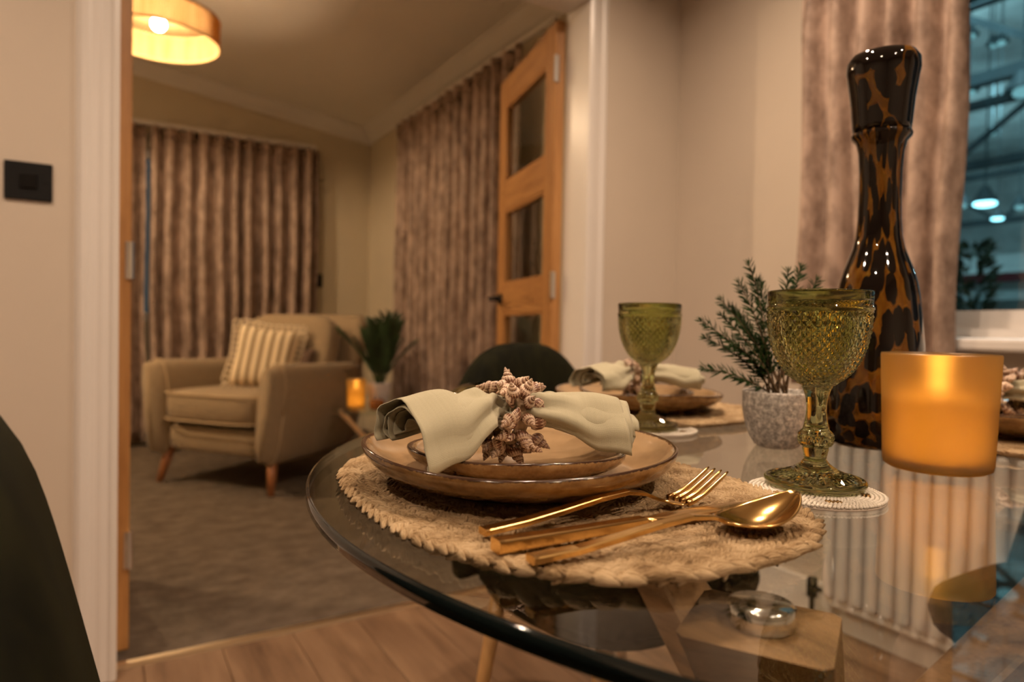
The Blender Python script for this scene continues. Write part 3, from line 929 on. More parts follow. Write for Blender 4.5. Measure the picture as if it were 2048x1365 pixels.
# ------------------------------------------------------------------ armchair
def armchair():
    t = thing('armchair', 'oatmeal upholstered armchair with rounded arms on tapered wooden legs', 'armchair', (0.48, 3.885, 0.004), radians(-52.6))
    # body apron
    o = part('seat_base', moved(superbox(.365, .375, .078, 7, 36, 14), (0, .355, .258)), m_sofa, t, True)
    # seat cushion
    c = superbox(.335, .36, .088, 6, 32, 14)
    cs = part('seat_cushion', moved(c, (0, .285, .437)), m_sofa, t, True)
    for z_ in (.507, .366):
        pts = []
        for i in range(41):
            a = 2 * pi * i / 40
            pts.append((.338 * sgnpow(cos(a), .33), .285 + .363 * sgnpow(sin(a), .33), z_))
        part('piping', tube(pts, .0055, 6), m_sofa_pipe, cs, True)
    # arms: rounded loft along depth
    for s in (-1, 1):
        secs = []
        for j in range(11):
            v = j / 10
            y = -.07 + .80 * v
            top = .685 - .02 * v - (.02 if j in (0, 10) else 0)
            hw = .078 * (0.55 if j in (0, 10) else (0.92 if j in (1, 9) else 1.0))
            zb = .155 + (.03 if j in (0, 10) else 0) + .06 * max(0, v - .5)
            sec = []
            for k in range(20):
                a = 2 * pi * k / 20
                zz = (top + zb) / 2 + (top - zb) / 2 * sgnpow(sin(a), .62)
                h_ = (zz - zb) / (top - zb)
                lean = .045 * (h_ - .3) ** 1 * 1.0
                bulge = 1.0 - .35 * (1 - h_) ** 2
                sec.append(Vector((s * (.385 + lean + hw * bulge * sgnpow(cos(a), .8)), y, zz)))
            secs.append(sec)
        if s < 0:
            secs = [list(reversed(x_)) for x_ in secs]
        ao = part('arm', loft(secs), m_sofa, t, True)
        # piping seam on the arm front
        ring = [p + Vector((0, -.004, 0)) for p in secs[1]]
        part('piping', tube(ring + [ring[0]], .005, 6), m_sofa_pipe, ao, True)
    # back
    secs = []
    for j in range(13):
        v = j / 12
        z = .20 + .755 * v
        yb = .69 + .20 * max(0, v - .2)
        hw = .40 + .0 * v - (.05 if j == 12 else (.015 if j == 11 else 0))
        th = .075 - .012 * v - (.04 if j == 12 else (.012 if j == 11 else 0))
        secs.append([Vector((hw * sgnpow(cos(2 * pi * k / 28), .3), yb + th * sgnpow(sin(2 * pi * k / 28), .5), z)) for k in range(28)])
    part('backrest', loft(secs), m_sofa, t, True)
    # back cushion
    bc = superbox(.335, .085, .215, 4, 32, 16)
    part('back_cushion', moved(bc, (0, .60, .735), (radians(-13), 0, 0)), m_sofa, t, True)
    for sx, sy in ((-1, 0), (1, 0), (-1, 1), (1, 1)):
        x, y = sx * .37, .02 + sy * .68
        part('leg', tube([(x * .96, y + (.03 if not sy else -.02), .20), (x + sx * .02, y + (-.02 if not sy else .04), 0.0)], [.030, .017], 14), m_legdark, t, True)
    return t
ac = armchair()
def acw(x, y, z):
    return ac.matrix_basis @ Vector((x, y, z))

# striped cushion leaning on the back
def cushion(name, label, cat, loc, rot, hw, hh, th, mat, fringe=None):
    V, F, U = [], [], []
    n = 24
    for side in (1, -1):
        for j in range(n + 1):
            for i in range(n + 1):
                u, v = i / n * 2 - 1, j / n * 2 - 1
                d = (1 - u ** 4) * (1 - v ** 4)
                px = u * hw * (1 - .10 * (1 - abs(v)) * abs(u) ** 3) + .0
                pz = v * hh * (1 - .10 * (1 - abs(u)) * abs(v) ** 3)
                V.append(Vector((px, side * (-th) * max(0, d) ** .55 - 0.0, pz))); U.append((u * .5 + .5, v * .5 + .5))
    w = n + 1
    for s_ in range(2):
        o = s_ * w * w
        for j in range(n):
            for i in range(n):
                f = (o + j * w + i, o + j * w + i + 1, o + (j + 1) * w + i + 1, o + (j + 1) * w + i)
                F.append(f if s_ == 0 else tuple(reversed(f)))
    t = thing(name, label, cat, loc)
    t.rotation_euler = rot
    part('cover', (V, F, U), mat, t, True)
    if fringe:
        loops = []
        for e in range(4):
            for k in range(11):
                u = k / 11 * 2 - 1
                p = {0: (u * hw, -hh), 1: (hw, u * hh), 2: (-u * hw, hh), 3: (-hw, -u * hh)}[e]
                ou = {0: (0, -1), 1: (1, 0), 2: (0, 1), 3: (-1, 0)}[e]
                bend = 1 - .10 * (1 - abs(u))
                c = Vector((p[0] * (bend if e in (1, 3) else 1), 0, p[1] * (bend if e in (0, 2) else 1)))
                c += Vector((ou[0], 0, ou[1])) * .012
                pts = [c + Vector((.020 * cos(q) , .006 * sin(2 * q), .020 * sin(q))) for q in [2 * pi * i / 8 for i in range(9)]]
                loops.append(tube(pts, .0055, 5)[:2])
        part('ruffle_trim', join(*loops), fringe, t, True)
    return t
p = acw(0.02, .36, .690)
cushion('cushion', 'cream and brown striped cushion with a ruffled edge on the armchair', 'cushion', p, (radians(-14), radians(7), radians(-52.6 + 26)), .185, .185, .062, m_stripe, m_fringe)
p = acw(.17, .47, .63)
cushion('cushion', 'small dark brown cushion half hidden behind the striped one', 'cushion', p, (radians(-16), 0, radians(-52.6)), .10, .125, .035, m_browncush)

# ------------------------------------------------------------------ lounge side table and its things
SX, SY, SZ = 1.235, 3.455, 0.45
st = thing('side_table', 'small round glass side table with crossed oak legs beside the armchair', 'side table', (SX, SY, 0.004))
part('glass_top', disc_rod(.235, SZ - .016, SZ - .004, 48, .003), m_tglass, st, True)
for k in range(3):
    a = radians(30 + 120 * k)
    part('leg', tube([(cos(a) * .20, sin(a) * .20, SZ - .020), (-cos(a) * .20, -sin(a) * .20, 0.01)], .017, 4), m_leg, st)
def amber_candle(label, loc, r0_, r1_, h, waxh, power, lit=True, wick_sz=1.0, bulge=0.0):
    t = thing('candle_holder', label, 'candle holder', loc)
    th = .0028
    prof = [(.0001, 0), (r0_ - .006, 0), (r0_ - .001, .003), (r0_, .008)]
    for i in range(1, 9):
        v = i / 8
        prof.append((r0_ + (r1_ - r0_) * v + bulge * sin(pi * v), .008 + (h - .010) * v))
    prof += [(r1_ - .0008, h), (r1_ - th + .0008, h)]
    for i in range(8, -1, -1):
        v = i / 8
        prof.append((r0_ + (r1_ - r0_) * v - th + bulge * sin(pi * v), .008 + (h - .010) * v))
    prof += [(r0_ - .008, .007), (.0001, .007)]
    part('glass', lathe(prof, 64), m_frost, t, True)
    rw = r0_ - th - .004
    def warp(p, a, i):
        if i >= 3:
            p.z += .0035 * sin(a + .6) + .0015 * sin(2 * a)
        return p
    cd = part('wax', lathe([(.0001, .0085), (rw - .003, .0085), (rw, .012), (rw + .0, waxh - .004), (rw - .003, waxh), (rw * .55, waxh - .004), (.0001, waxh - .007)], 40, warp=warp), m_wax, t, True)
    part('wick', tube([(0, 0, waxh - .008), (.001, 0, waxh + .006)], .0012, 6), m_black, cd)
    part('flame', lathe([(.0001, waxh + .003), (.0035 * wick_sz, waxh + .008), (.0045 * wick_sz, waxh + .013), (.003 * wick_sz, waxh + .020), (.0001, waxh + .029)], 14), m_flame, cd, True)
    ld = bpy.data.lights.new('candle_light', 'POINT'); ld.energy = power; ld.color = (1.0, .72, .38); ld.shadow_soft_size = .006
    lo = bpy.data.objects.new('candle_light', ld); COL.objects.link(lo); lo.parent = t; lo.location = (0, 0, waxh + .034)
    ld = bpy.data.lights.new('wax_fill', 'POINT'); ld.energy = power * 1.7; ld.color = (1.0, .75, .38); ld.shadow_soft_size = .01  # extra light added inside the wax so its body glows
    lo = bpy.data.objects.new('wax_fill', ld); COL.objects.link(lo); lo.parent = t; lo.location = (0, 0, waxh * .45)
    return t
amber_candle('lit amber glass candle on the lounge side table', (SX - .095, SY + .06, SZ), .048, .052, .155, .10, 0.10)
bl = thing('tealight_holder', 'small dark amber glass tealight holder on the lounge side table', 'tealight holder', (SX - .02, SY - .06, SZ))
part('glass', lathe([(.0001, 0), (.034, 0), (.040, .012), (.040, .046), (.034, .052), (.030, .052), (.032, .012), (.0001, .008)], 24), simple('dark_amber', (.22, .07, .012), .1, var=.2, vscale=40), bl, True)
part('tealight', disc_rod(.02, .012, .028, 20, .001), m_wax, bl, True)

def palm(label, loc, rnd, n=36, h=.36):
    t = thing('potted_plant', label, 'plant', loc)
    part('pot', lathe([(.0001, 0), (.048, 0), (.052, .004), (.066, .125), (.066, .13), (.061, .13), (.059, .115), (.0001, .115)], 32), m_potwhite, t, True)
    part('soil', lathe([(.0001, .117), (.058, .116)], 20), m_soil, t)
    for k in range(n):
        a = rnd.uniform(0, 2 * pi); lean = rnd.uniform(.05, .62); Lf = h * rnd.uniform(.7, 1.1)
        d = Vector((cos(a), sin(a), 0))
        V, F = [], []
        m_ = 9
        side = Vector((-sin(a), cos(a), 0))
        rach = []
        for i in range(m_ + 1):
            v = i / m_
            p_ = Vector((0, 0, .116)) + d * (.02 + Lf * lean * (v ** 1.4)) + Vector((0, 0, Lf * v * (1 - .25 * lean * v)))
            rach.append(p_)
        tb = tube(rach, [.003 * (1 - .7 * i / m_) for i in range(m_ + 1)], 5)[:2]
        leafs = [tb]
        for i in range(2, m_ + 1):
            for s_ in (-1, 1):
                b0 = rach[i]; tdir = (rach[min(i, m_)] - rach[i - 1]).normalized()
                ld_ = (side * s_ * .8 + tdir * .9 + Vector((0, 0, .12))).normalized()
                ll = Lf * .26 * (1 - .55 * (i / m_ - .35) ** 2); ww = .012
                nn = ld_.cross(side * s_ + tdir).normalized() if True else d
                w2 = ld_.cross(nn).normalized() * ww
                leafs.append(([b0, b0 + ld_ * ll * .45 + w2, b0 + ld_ * ll, b0 + ld_ * ll * .45 - w2, b0 + ld_ * ll * .45 + nn * .002], [(0, 1, 4), (1, 2, 4), (2, 3, 4), (3, 0, 4)]))
        part('frond', join(*leafs), m_leafdk, t)
    return t
palm('dark green feathery plant in a white pot on the lounge side table', (SX + .04, SY + .07, SZ), random.Random(9))

# ------------------------------------------------------------------ dining table
CX, CY, TR = 0.685, 0.462, 0.553
dt = thing('dining_table', 'round clear glass dining table on crossed oak beams', 'dining table', (CX, CY, 0))
TH = 0.012
seg = 160
part('glass_top', lathe([(.0001, TZ), (TR - .003, TZ)], seg)[:2], m_tglass, dt)
part('glass_underside', lathe([(.0001, TZ - TH), (TR - .003, TZ - TH)], seg)[:2], m_tglass_b, dt)
ed = [(TR - .003, TZ)] + [(TR - .003 + .003 * sin(pi / 2 * i / 4) , TZ - .004 + .004 * cos(pi / 2 * i / 4)) for i in range(5)] + [(TR, TZ - TH + .004)] + [(TR - .003 + .003 * cos(pi / 2 * i / 4), TZ - TH + .004 - .004 * sin(pi / 2 * i / 4)) for i in range(5)]
part('glass_edge', lathe(ed, seg), m_edge, dt, True)
def beam(ang, w=.080, h=.058):
    """inclined beam from the glass at angle ang, through the middle to the floor opposite; ends cut level"""
    d = Vector((cos(ang), sin(ang), 0)); s = Vector((-sin(ang), cos(ang), 0))
    top, bot = TZ - TH - .0135, 0.0
    R0, R1 = .42, .31
    V, F = [], []
    ax = (d * (R0 + R1) + Vector((0, 0, top - bot)))
    hx = h / 2 * sqrt(1 + ((R0 + R1) / top) ** 2) * .95      # level-cut half length
    secs = []
    c = .005
    for z, r in ((bot, -R1), (top, R0)):
        cc = d * r + Vector((0, 0, z))
        hw = w / 2
        pts = []
        for (px, py) in ((hx - c, hw), (hx, hw - c), (hx, -hw + c), (hx - c, -hw), (-hx + c, -hw), (-hx, -hw + c), (-hx, hw - c), (-hx + c, hw)):
            pts.append(cc + d * px + s * py)
        secs.append(pts)
    return loft(secs)
def arc_obj_coords(o, ang):
    return o
for k in range(3):
    ang = radians(210 + 120 * k)
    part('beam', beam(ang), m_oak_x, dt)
    part('support_disc', moved(disc_rod(.0185, TZ - TH - .0135, TZ - TH - .0005, 40, .0012), (cos(ang) * .42, sin(ang) * .42, 0)), m_chrome, dt, True)

# ------------------------------------------------------------------ dining chairs
def dining_chair():
    t = thing('dining_chair', '', 'chair')
    # local: faces -y (front), seat centre at origin, back at +y
    rowsV, F = [], []
    nU, nV = 24, 14
    V = []
    for side in (0, 1):
        for j in range(nV + 1):
            v = j / nV
            for i in range(nU + 1):
                u = i / nU * 2 - 1
                z = .40 + .45 * v
                hw = .252 - .058 * v ** 1.5
                # rounded top
                topz = .860 - .125 * abs(u) ** 3.2
                z = .40 + (topz - .40) * v
                x = hw * u
                wrap = .025 * abs(u) ** 2.4 * (1 - .45 * v)
                y = .20 + .09 * v - wrap
                edge = (1 - abs(u) ** 6) ** .5 * (1 - v ** 10) ** .5
                th = .012 + .020 * edge
                nx_, ny_ = sgnpow(u, 1) * .45 * abs(u), -1.0
                V.append(Vector((x, y + (th if side else -th), z)))
    w = nU + 1
    for s_ in range(2):
        o = s_ * w * (nV + 1)
        for j in range(nV):
            for i in range(nU):
                f = (o + j * w + i, o + j * w + i + 1, o + (j + 1) * w + i + 1, o + (j + 1) * w + i)
                F.append(f if s_ == 0 else tuple(reversed(f)))
    o2 = w * (nV + 1)
    for i in range(nU):
        F.append((o2 + i, o2 + i + 1, i + 1, i)); a = nV * w + i; F.append((a, a + 1, o2 + a + 1, o2 + a))
    for j in range(nV):
        a = j * w; F.append((a, a + w, o2 + a + w, o2 + a)); a = j * w + nU; F.append((a + w, a, o2 + a, o2 + a + w))
    subsurf(part('backrest', (V, F), m_velvet, t, True), 1)
    sc_ = superbox(.245, .235, .050, 3.2, 36, 12)
    part('seat', moved(sc_, (0, -.01, .43)), m_velvet, t, True)
    part('seat_shell', moved(superbox(.225, .215, .030, 3, 30, 8), (0, 0, .385)), m_velvet, t, True)
    for sx, sy in ((-1, -1), (1, -1), (-1, 1), (1, 1)):
        part('leg', tube([(sx * .165, sy * .14, .38), (sx * .235, sy * .16, 0)], [.0165, .0105], 14), m_leg, t, True)
    return t
chW = dining_chair()
chW.location = (0.22, 0.42, 0); chW.rotation_euler = (0, 0, radians(95))
chW['label'] = 'olive green velvet dining chair at the left edge of the picture, closest to the camera'
chW['group'] = 'olive velvet dining chairs'
chN = copy_tree(chW); chN.location = (0.85, 1.02, 0); chN.rotation_euler = (0, 0, radians(8))
chN['label'] = 'olive green velvet dining chair at the far place setting in front of the doorway'
chE = copy_tree(chW); chE.location = (1.37, 0.385, 0); chE.rotation_euler = (0, 0, radians(-90))
chE['label'] = 'olive green velvet dining chair near the window whose seat shows through the glass table'

# ------------------------------------------------------------------ placemats
def outline(a, b, n_, th):
    return Vector((a * sgnpow(cos(th), 2 / n_), b * sgnpow(sin(th), 2 / n_), 0))
def placemat():
    t = thing('placemat', '', 'placemat')
    rnd = random.Random(21)
    A, B, EXP = .158, .213, 2.45
    step = .0112
    ring = 0
    a, b = A, B
    lastw = None
    while a > .008:
        # resample superellipse evenly
        M_ = 720
        pts = [outline(a, b, EXP, 2 * pi * i / M_) for i in range(M_ + 1)]
        acc = [0]
        for i in range(M_):
            acc.append(acc[-1] + (pts[i + 1] - pts[i]).length)
        Lr = acc[-1]
        big = 1.3 if ring == 0 else 1.0
        n = max(6, int(Lr / ((.0092 if ring else .0105) * big)))
        V, F, U = [], [], []
        idx = 0
        def at(s):
            nonlocal idx
            s = s % Lr
            lo, hi = 0, M_
            while hi - lo > 1:
                mid = (lo + hi) // 2
                if acc[mid] <= s: lo = mid
                else: hi = mid
            f = (s - acc[lo]) / max(1e-9, acc[hi] - acc[lo])
            return pts[lo].lerp(pts[hi], f)
        for k in range(n):
            for sd in (-1, 1):
                s = (k + (.5 if sd > 0 else 0)) * Lr / n
                c = at(s); tg = (at(s + .002) - at(s - .002)).normalized()
                out = Vector((tg.y, -tg.x, 0))
                ang = sd * (radians(36 if ring else 27) + rnd.uniform(-.11, .11))
                ld = (tg * cos(ang) + out * sin(ang)).normalized()
                ld.z = rnd.uniform(.08, .28)
                ld.normalize()
                wd = Vector((0, 0, 1)).cross(ld).normalized()
                up = ld.cross(wd)
                ll = (.0086 if ring else .0104) * big * rnd.uniform(.9, 1.15); ww = .0043 * big * rnd.uniform(.85, 1.15); hh = .0036 * big
                cc = c + out * sd * .0022 * big + Vector((0, 0, .0052 + rnd.uniform(-.0006, .0008)))
                ns, nr = 5, 6
                for tw in (-1, 0, 1):
                    i0 = len(V)
                    off = wd * tw * ww * .72 + up * (rnd.uniform(-.0005, .0006) + (.0005 if tw == 0 else 0))
                    skew = rnd.uniform(-.13, .13)
                    for i in range(ns):
                        q = i / (ns - 1)
                        prof = [.30, .88, 1.0, .78, .18][i]
                        cen = cc + off + (ld + wd * skew) * (q - .5) * ll * (1.75 if ring else 1.6) + up * (.0016 * sin(pi * q))
                        for j in range(nr):
                            an = 2 * pi * j / nr
                            V.append(cen + wd * cos(an) * ww * .46 * prof + up * sin(an) * hh * .85 * prof); U.append((q + k * 1.37 + sd, j / nr + ring * .31 + tw * .2))
                    for i in range(ns - 1):
                        for j in range(nr):
                            j2 = (j + 1) % nr
                            F.append((i0 + i * nr + j, i0 + i * nr + j2, i0 + (i + 1) * nr + j2, i0 + (i + 1) * nr + j))
        # base cord under the plait
        part('braid', (V, F, U), m_grass, t, True)
        st_ = step * (1.05 if ring == 0 else 1.0)
        a -= st_; b -= st_; ring += 1
    base = []
    for i in range(80):
        base.append(outline(A - .004, B - .004, EXP, 2 * pi * i / 80))
    Vb = [p_ + Vector((0, 0, .0005)) for p_ in base] + [p_ + Vector((0, 0, .0042)) for p_ in base]
    Fb = [tuple(range(79, -1, -1)), tuple(range(80, 160))] + [(i, (i + 1) % 80, 80 + (i + 1) % 80, 80 + i) for i in range(80)]
    Ub = [(p_.x * 30, p_.y * 30) for p_ in Vb]
    part('backing', (Vb, Fb, Ub), m_grass, t)
    return t
mW = placemat()
mW.location = (0.327, 0.478, TZ); mW.rotation_euler = (0, 0, radians(-3))
mW['label'] = 'oval plaited seagrass placemat under the gold cutlery in the foreground'
mW['group'] = 'seagrass placemats'
mN = copy_tree(mW); mN.location = (0.755, 0.85, TZ); mN.rotation_euler = (0, 0, radians(87))
mN['label'] = 'oval plaited seagrass placemat at the far place setting behind the distant goblet'
mE = copy_tree(mW); mE.location = (1.055, 0.44, TZ); mE.rotation_euler = (0, 0, radians(3))
mE['label'] = 'oval plaited seagrass placemat at the right edge behind the amber candle'
MT = TZ + .0112    # mat top

# ------------------------------------------------------------------ plates
def plate(R, H, foot, seed):
    rnd = random.Random(seed)
    p1, p2 = rnd.uniform(0, 6), rnd.uniform(0, 6)
    prof = []
    tags = []
    def add(r, z, o, g):
        prof.append((r, z)); tags.append((o, g))
    # outside from foot up
    add(.0001, .002, 1, 0); add(foot - .004, .002, 1, 0); add(foot - .002, 0, 1, 0); add(foot, 0, 1, 0); add(foot + .002, .003, 1, 0)
    nn = 9
    for i in range(1, nn + 1):
        v = i / nn
        r = foot + .002 + (R - foot - .002) * sin(v * pi / 2 * .98) ** 1.0 * (v ** .12)
        z = .003 + (H - .005) * (v ** 1.55)
        add(r, z, 1, 0.0 if v < .8 else (v - .8) / .2 * .5)
    add(R - .0004, H - .0006, 1, 1.0); add(R - .0022, H, .5, 1.0); add(R - .0042, H - .001, 0, .75)
    for i in range(nn, 0, -1):
        v = i / nn
        r = foot + .002 + (R - foot - .002) * sin(v * pi / 2 * .98) * (v ** .12) - .0048
        z = .003 + (H - .005) * (v ** 1.55) + .0042
        if i < nn:
            add(r, z, 0, .25 if i == nn - 1 else 0)
    add(foot * .8, .0062, 0, 0); add(foot * .4, .006, 0, 0); add(.0001, .006, 0, 0)
    def warp(p_, a, i):
        r = sqrt(p_.x ** 2 + p_.y ** 2)
        f = max(0, (r - foot) / (R - foot))
        k = 1 + f * (.016 * sin(2 * a + p1) + .012 * sin(3 * a + p2))
        return Vector((p_.x * k, p_.y * k, p_.z + f * f * (.0022 * sin(2 * a + p2) + .0016 * sin(3 * a + p1))))
    seg_ = 96
    V, F, U = lathe(prof, seg_, warp=warp)
    me = mesh('plate_body', V, F, True, U, m_glaze)
    ca = me.color_attributes.new('glaze', 'FLOAT_COLOR', 'POINT')
    for i, (o_, g_) in enumerate(tags):
        for k in range(seg_ + 1):
            ca.data[i * (seg_ + 1) + k].color = (o_, g_, 0, 1)
    return me
me_big = plate(.138, .0315, .090, 3)
me_small = plate(.095, .0235, .060, 9)
def place(name, me, label, cat, loc, rotz, group):
    o = link(name, me, None, loc, (0, 0, rotz))
    weld(o)
    return tag(o, label, cat, group)
PWc = (0.309, 0.497)
place('dinner_plate', me_big, 'large honey brown stoneware plate on the foreground placemat', 'plate', (PWc[0], PWc[1], MT), 0.6, 'stoneware plates')
place('side_plate', me_small, 'small honey brown stoneware plate stacked on the large foreground plate', 'plate', (PWc[0] - .002, PWc[1] + .001, MT + .0065), 1.0, 'stoneware plates')
PNc = (0.765, 0.862)
place('dinner_plate', me_big, 'large brown stoneware plate on the far placemat behind the distant goblet', 'plate', (PNc[0], PNc[1], MT), 2.0, 'stoneware plates')
place('side_plate', me_small, 'small brown stoneware plate stacked on the far large plate', 'plate', (PNc[0], PNc[1], MT + .0065), 2.6, 'stoneware plates')
PEc = (1.075, 0.445)
place('dinner_plate', me_big, 'large brown stoneware plate at the right edge behind the amber candle', 'plate', (PEc[0], PEc[1], MT), 4.0, 'stoneware plates')
place('side_plate', me_small, 'small brown stoneware plate stacked on the large plate at the right edge', 'plate', (PEc[0], PEc[1], MT + .0065), 4.4, 'stoneware plates')

# ------------------------------------------------------------------ napkins and shell rings
def napkin_mesh(seed, LL=.110, LR=.095, wl=.040, wr=.038, hl=.023, hr=.021, droop=.018, bend=radians(34)):
    """cloth folded in a zigzag of layers, pinched at x=0; the left lobe swings towards -y"""
    rnd = random.Random(seed)
    passes = 5
    nT, nS = 80, 26
    V, F, U = [], [], []
    cols = passes * nS + 1
    p1, p2, p3, p4 = [rnd.uniform(0, 6) for _ in range(4)]
    for i in range(nT + 1):
        for c in range(cols):
            pz = min(passes - 1, c // nS); s = (c - pz * nS) / nS
            if pz % 2: s = 1 - s
            t = -1 + 2 * i / nT
            sgn = -1 if t < 0 else 1
            end_in = (.0035 * pz * (1 if t < 0 else -.9)) + .0016 * sin(5 * s + pz * 1.9 + p1)
            q = abs(t)
            X = q * ((LL - end_in) if t < 0 else (LR - end_in))
            W = wl if t < 0 else wr; Hh = hl if t < 0 else hr
            open_ = min(1, q / .72)
            sm = open_ * open_ * (3 - 2 * open_)
            w = .0150 + (W - .0150) * sm
            h = .0135 + (Hh - .0135) * sm
            fr = 1 - pz * (.12 + .02 * open_)
            th = radians(-30) + (pi + radians(58)) * s
            near = max(0, -cos(th))
            # gathers fan out from the ring and die towards the end
            ga = (.22 * (1 - sm) + .05) * sin(7 * th + 2.2 * t + p2) + .07 * sm * sin(2.4 * th + 5 * q + p3)
            wob = 1 + ga * (1 if pz == 0 else .5)
            v_ = w * fr * cos(th) * wob
            z_ = h * fr * sin(th) * wob
            if pz > 0:
                v_ += .0022 * sin(8 * s + pz * 2.1 + p3)
                z_ += .0030 * sin(7 * s + pz * 1.7 + p4) * open_
            nv = max(0, -v_ / W)
            dz = -droop * (nv ** 1.7) * (sm ** 1.3) * (1.0 if t < 0 else .75)
            z_ += dz + (.004 * sin(pi * min(1, q * 1.1)) if t < 0 else .003 * sin(pi * q)) - .004 * q * q
            # long diagonal creases
            if pz == 0:
                z_ += .0045 * exp(-((X - .030 - v_ * .9) / .008) ** 2) * (1 if t < 0 else .8) - .0040 * exp(-((X - .052 + v_ * .5) / .012) ** 2)
            # swing of the left lobe
            if t < 0:
                e = min(1, q / .35); a_ = bend * (e * e * (3 - 2 * e)) * .5 + bend * .5
                P = Vector((-X * cos(a_) - v_ * sin(a_) * e, -X * sin(a_) + v_ * (1 + (cos(a_) - 1) * e), z_))
            else:
                a_ = radians(-4)
                P = Vector((X * cos(a_), X * sin(a_) + v_, z_))
            V.append(P); U.append((c / nS * .085, sgn * X))
    for i in range(nT):
        for c in range(cols - 1):
            F.append((i * cols + c, i * cols + c + 1, (i + 1) * cols + c + 1, (i + 1) * cols + c))
    return mesh('napkin_cloth', V, F, True, U, m_linen)

def shell_mesh():
    V, F, U = [], [], []
    T, st_, rs = 5.2, 16, 10
    n = int(T * st_)
    bexp = 2.5
    for i in range(n + 1):
        s = i / n; ph = 2 * pi * T * s
        k = exp(bexp * (s - 1))
        rib = 1 + .07 * cos(15 * ph)
        Rr, ro = .0028 * k, .0038 * k * rib
        zc_ = -.0150 * k
        for j in range(rs):
            ps = 2 * pi * j / rs
            rad_ = Rr + ro * cos(ps)
            z_ = zc_ - ro * 1.2 * sin(ps) * (1.0 if sin(ps) < 0 else 1.25)
            V.append(Vector((max(rad_, 0) * cos(ph), max(rad_, 0) * sin(ph), z_ + .019))); U.append((ph / (2 * pi), j / rs))
    for i in range(n):
        for j in range(rs):
            j2 = (j + 1) % rs
            F.append((i * rs + j, i * rs + j2, (i + 1) * rs + j2, (i + 1) * rs + j))
    F.append(tuple(n * rs + j for j in range(rs)))
    return mesh('shell', V, F, True, U, m_shell)
me_shell = shell_mesh()
def shell_ring(seed, rr_=.0205):
    """ring around the local x axis"""
    t = thing('napkin_ring', '', 'napkin ring')
    rnd = random.Random(seed)
    prof = [(rr_ + .0028 * cos(q), .0055 * sin(q)) for q in [2 * pi * i / 10 for i in range(10)]]
    bv = lathe(prof, 40, True)
    bv = xform(bv, Euler((0, pi / 2, 0)).to_matrix().to_4x4())
    part('hemp_band', bv, m_hemp, t, True)
    nS = 15
    for row in range(3):
        for k in range(nS):
            a = 2 * pi * (k + row / 3 + rnd.uniform(-.2, .2)) / nS
            tilt = (row - 1) * 1.05 + rnd.uniform(-.5, .5)
            d = Vector((sin(tilt), cos(a) * cos(tilt), sin(a) * cos(tilt)))
            # twist sideways
            d = (d + Vector((0, -sin(a), cos(a))) * rnd.uniform(-.9, .9)).normalized()
            pos = Vector(((row - 1) * .0075, cos(a) * (rr_ + .002), sin(a) * (rr_ + .002)))
            sc = rnd.uniform(.9, 1.2)
            o = link('shell', me_shell, t)
            qd = d.to_track_quat('Z', 'Y')
            o.rotation_mode = 'QUATERNION'
            from mathutils import Quaternion
            o.rotation_quaternion = qd @ Quaternion((0, 0, 1), rnd.uniform(0, 6.28))
            o.location = pos
            o.scale = (sc, sc, sc)
    return t
def frame_rot(ax):
    ax = Vector(ax).normalized()
    return ax
# foreground: axis from left end to right end
L0 = Vector((0.2205, 0.5105)); 
nW_c = Vector((0.298, 0.4985, 0.8155))
ang_W = radians(-24)
nap = place('napkin', napkin_mesh(2), 'sage linen napkin folded through the shell ring on the foreground plates', 'napkin', nW_c, ang_W, 'sage napkins')
solid(nap, .0009, 0)
rg = shell_ring(5); rg.scale = (1.1, 1.1, 1.1); rg.location = nW_c + Vector((0, 0, .001)); rg.rotation_euler = (0, radians(8), ang_W + radians(24))
rg['label'] = 'napkin ring of spiral brown seashells on the foreground napkin'; rg['group'] = 'shell napkin rings'
nN_c = Vector((0.765, 0.862, 0.8135)); ang_N = radians(-30)
nap2 = place('napkin', napkin_mesh(6, droop=.006), 'sage linen napkin on the far plates behind the distant goblet', 'napkin', nN_c, ang_N, 'sage napkins')
solid(nap2, .0009, 0)
rg2 = copy_tree(rg); rg2.location = nN_c; rg2.rotation_euler = (0, 0, ang_N - radians(10)); rg2['label'] = 'seashell napkin ring on the far napkin behind the distant goblet'
nE_c = Vector((1.075, 0.445, 0.8135)); ang_E = radians(70)
nap3 = place('napkin', napkin_mesh(8, droop=.006), 'sage linen napkin on the plates at the right edge', 'napkin', nE_c, ang_E, 'sage napkins')
solid(nap3, .0009, 0)
rg3 = copy_tree(rg); rg3.location = nE_c; rg3.rotation_euler = (0, 0, ang_E); rg3['label'] = 'seashell napkin ring at the right edge of the picture'

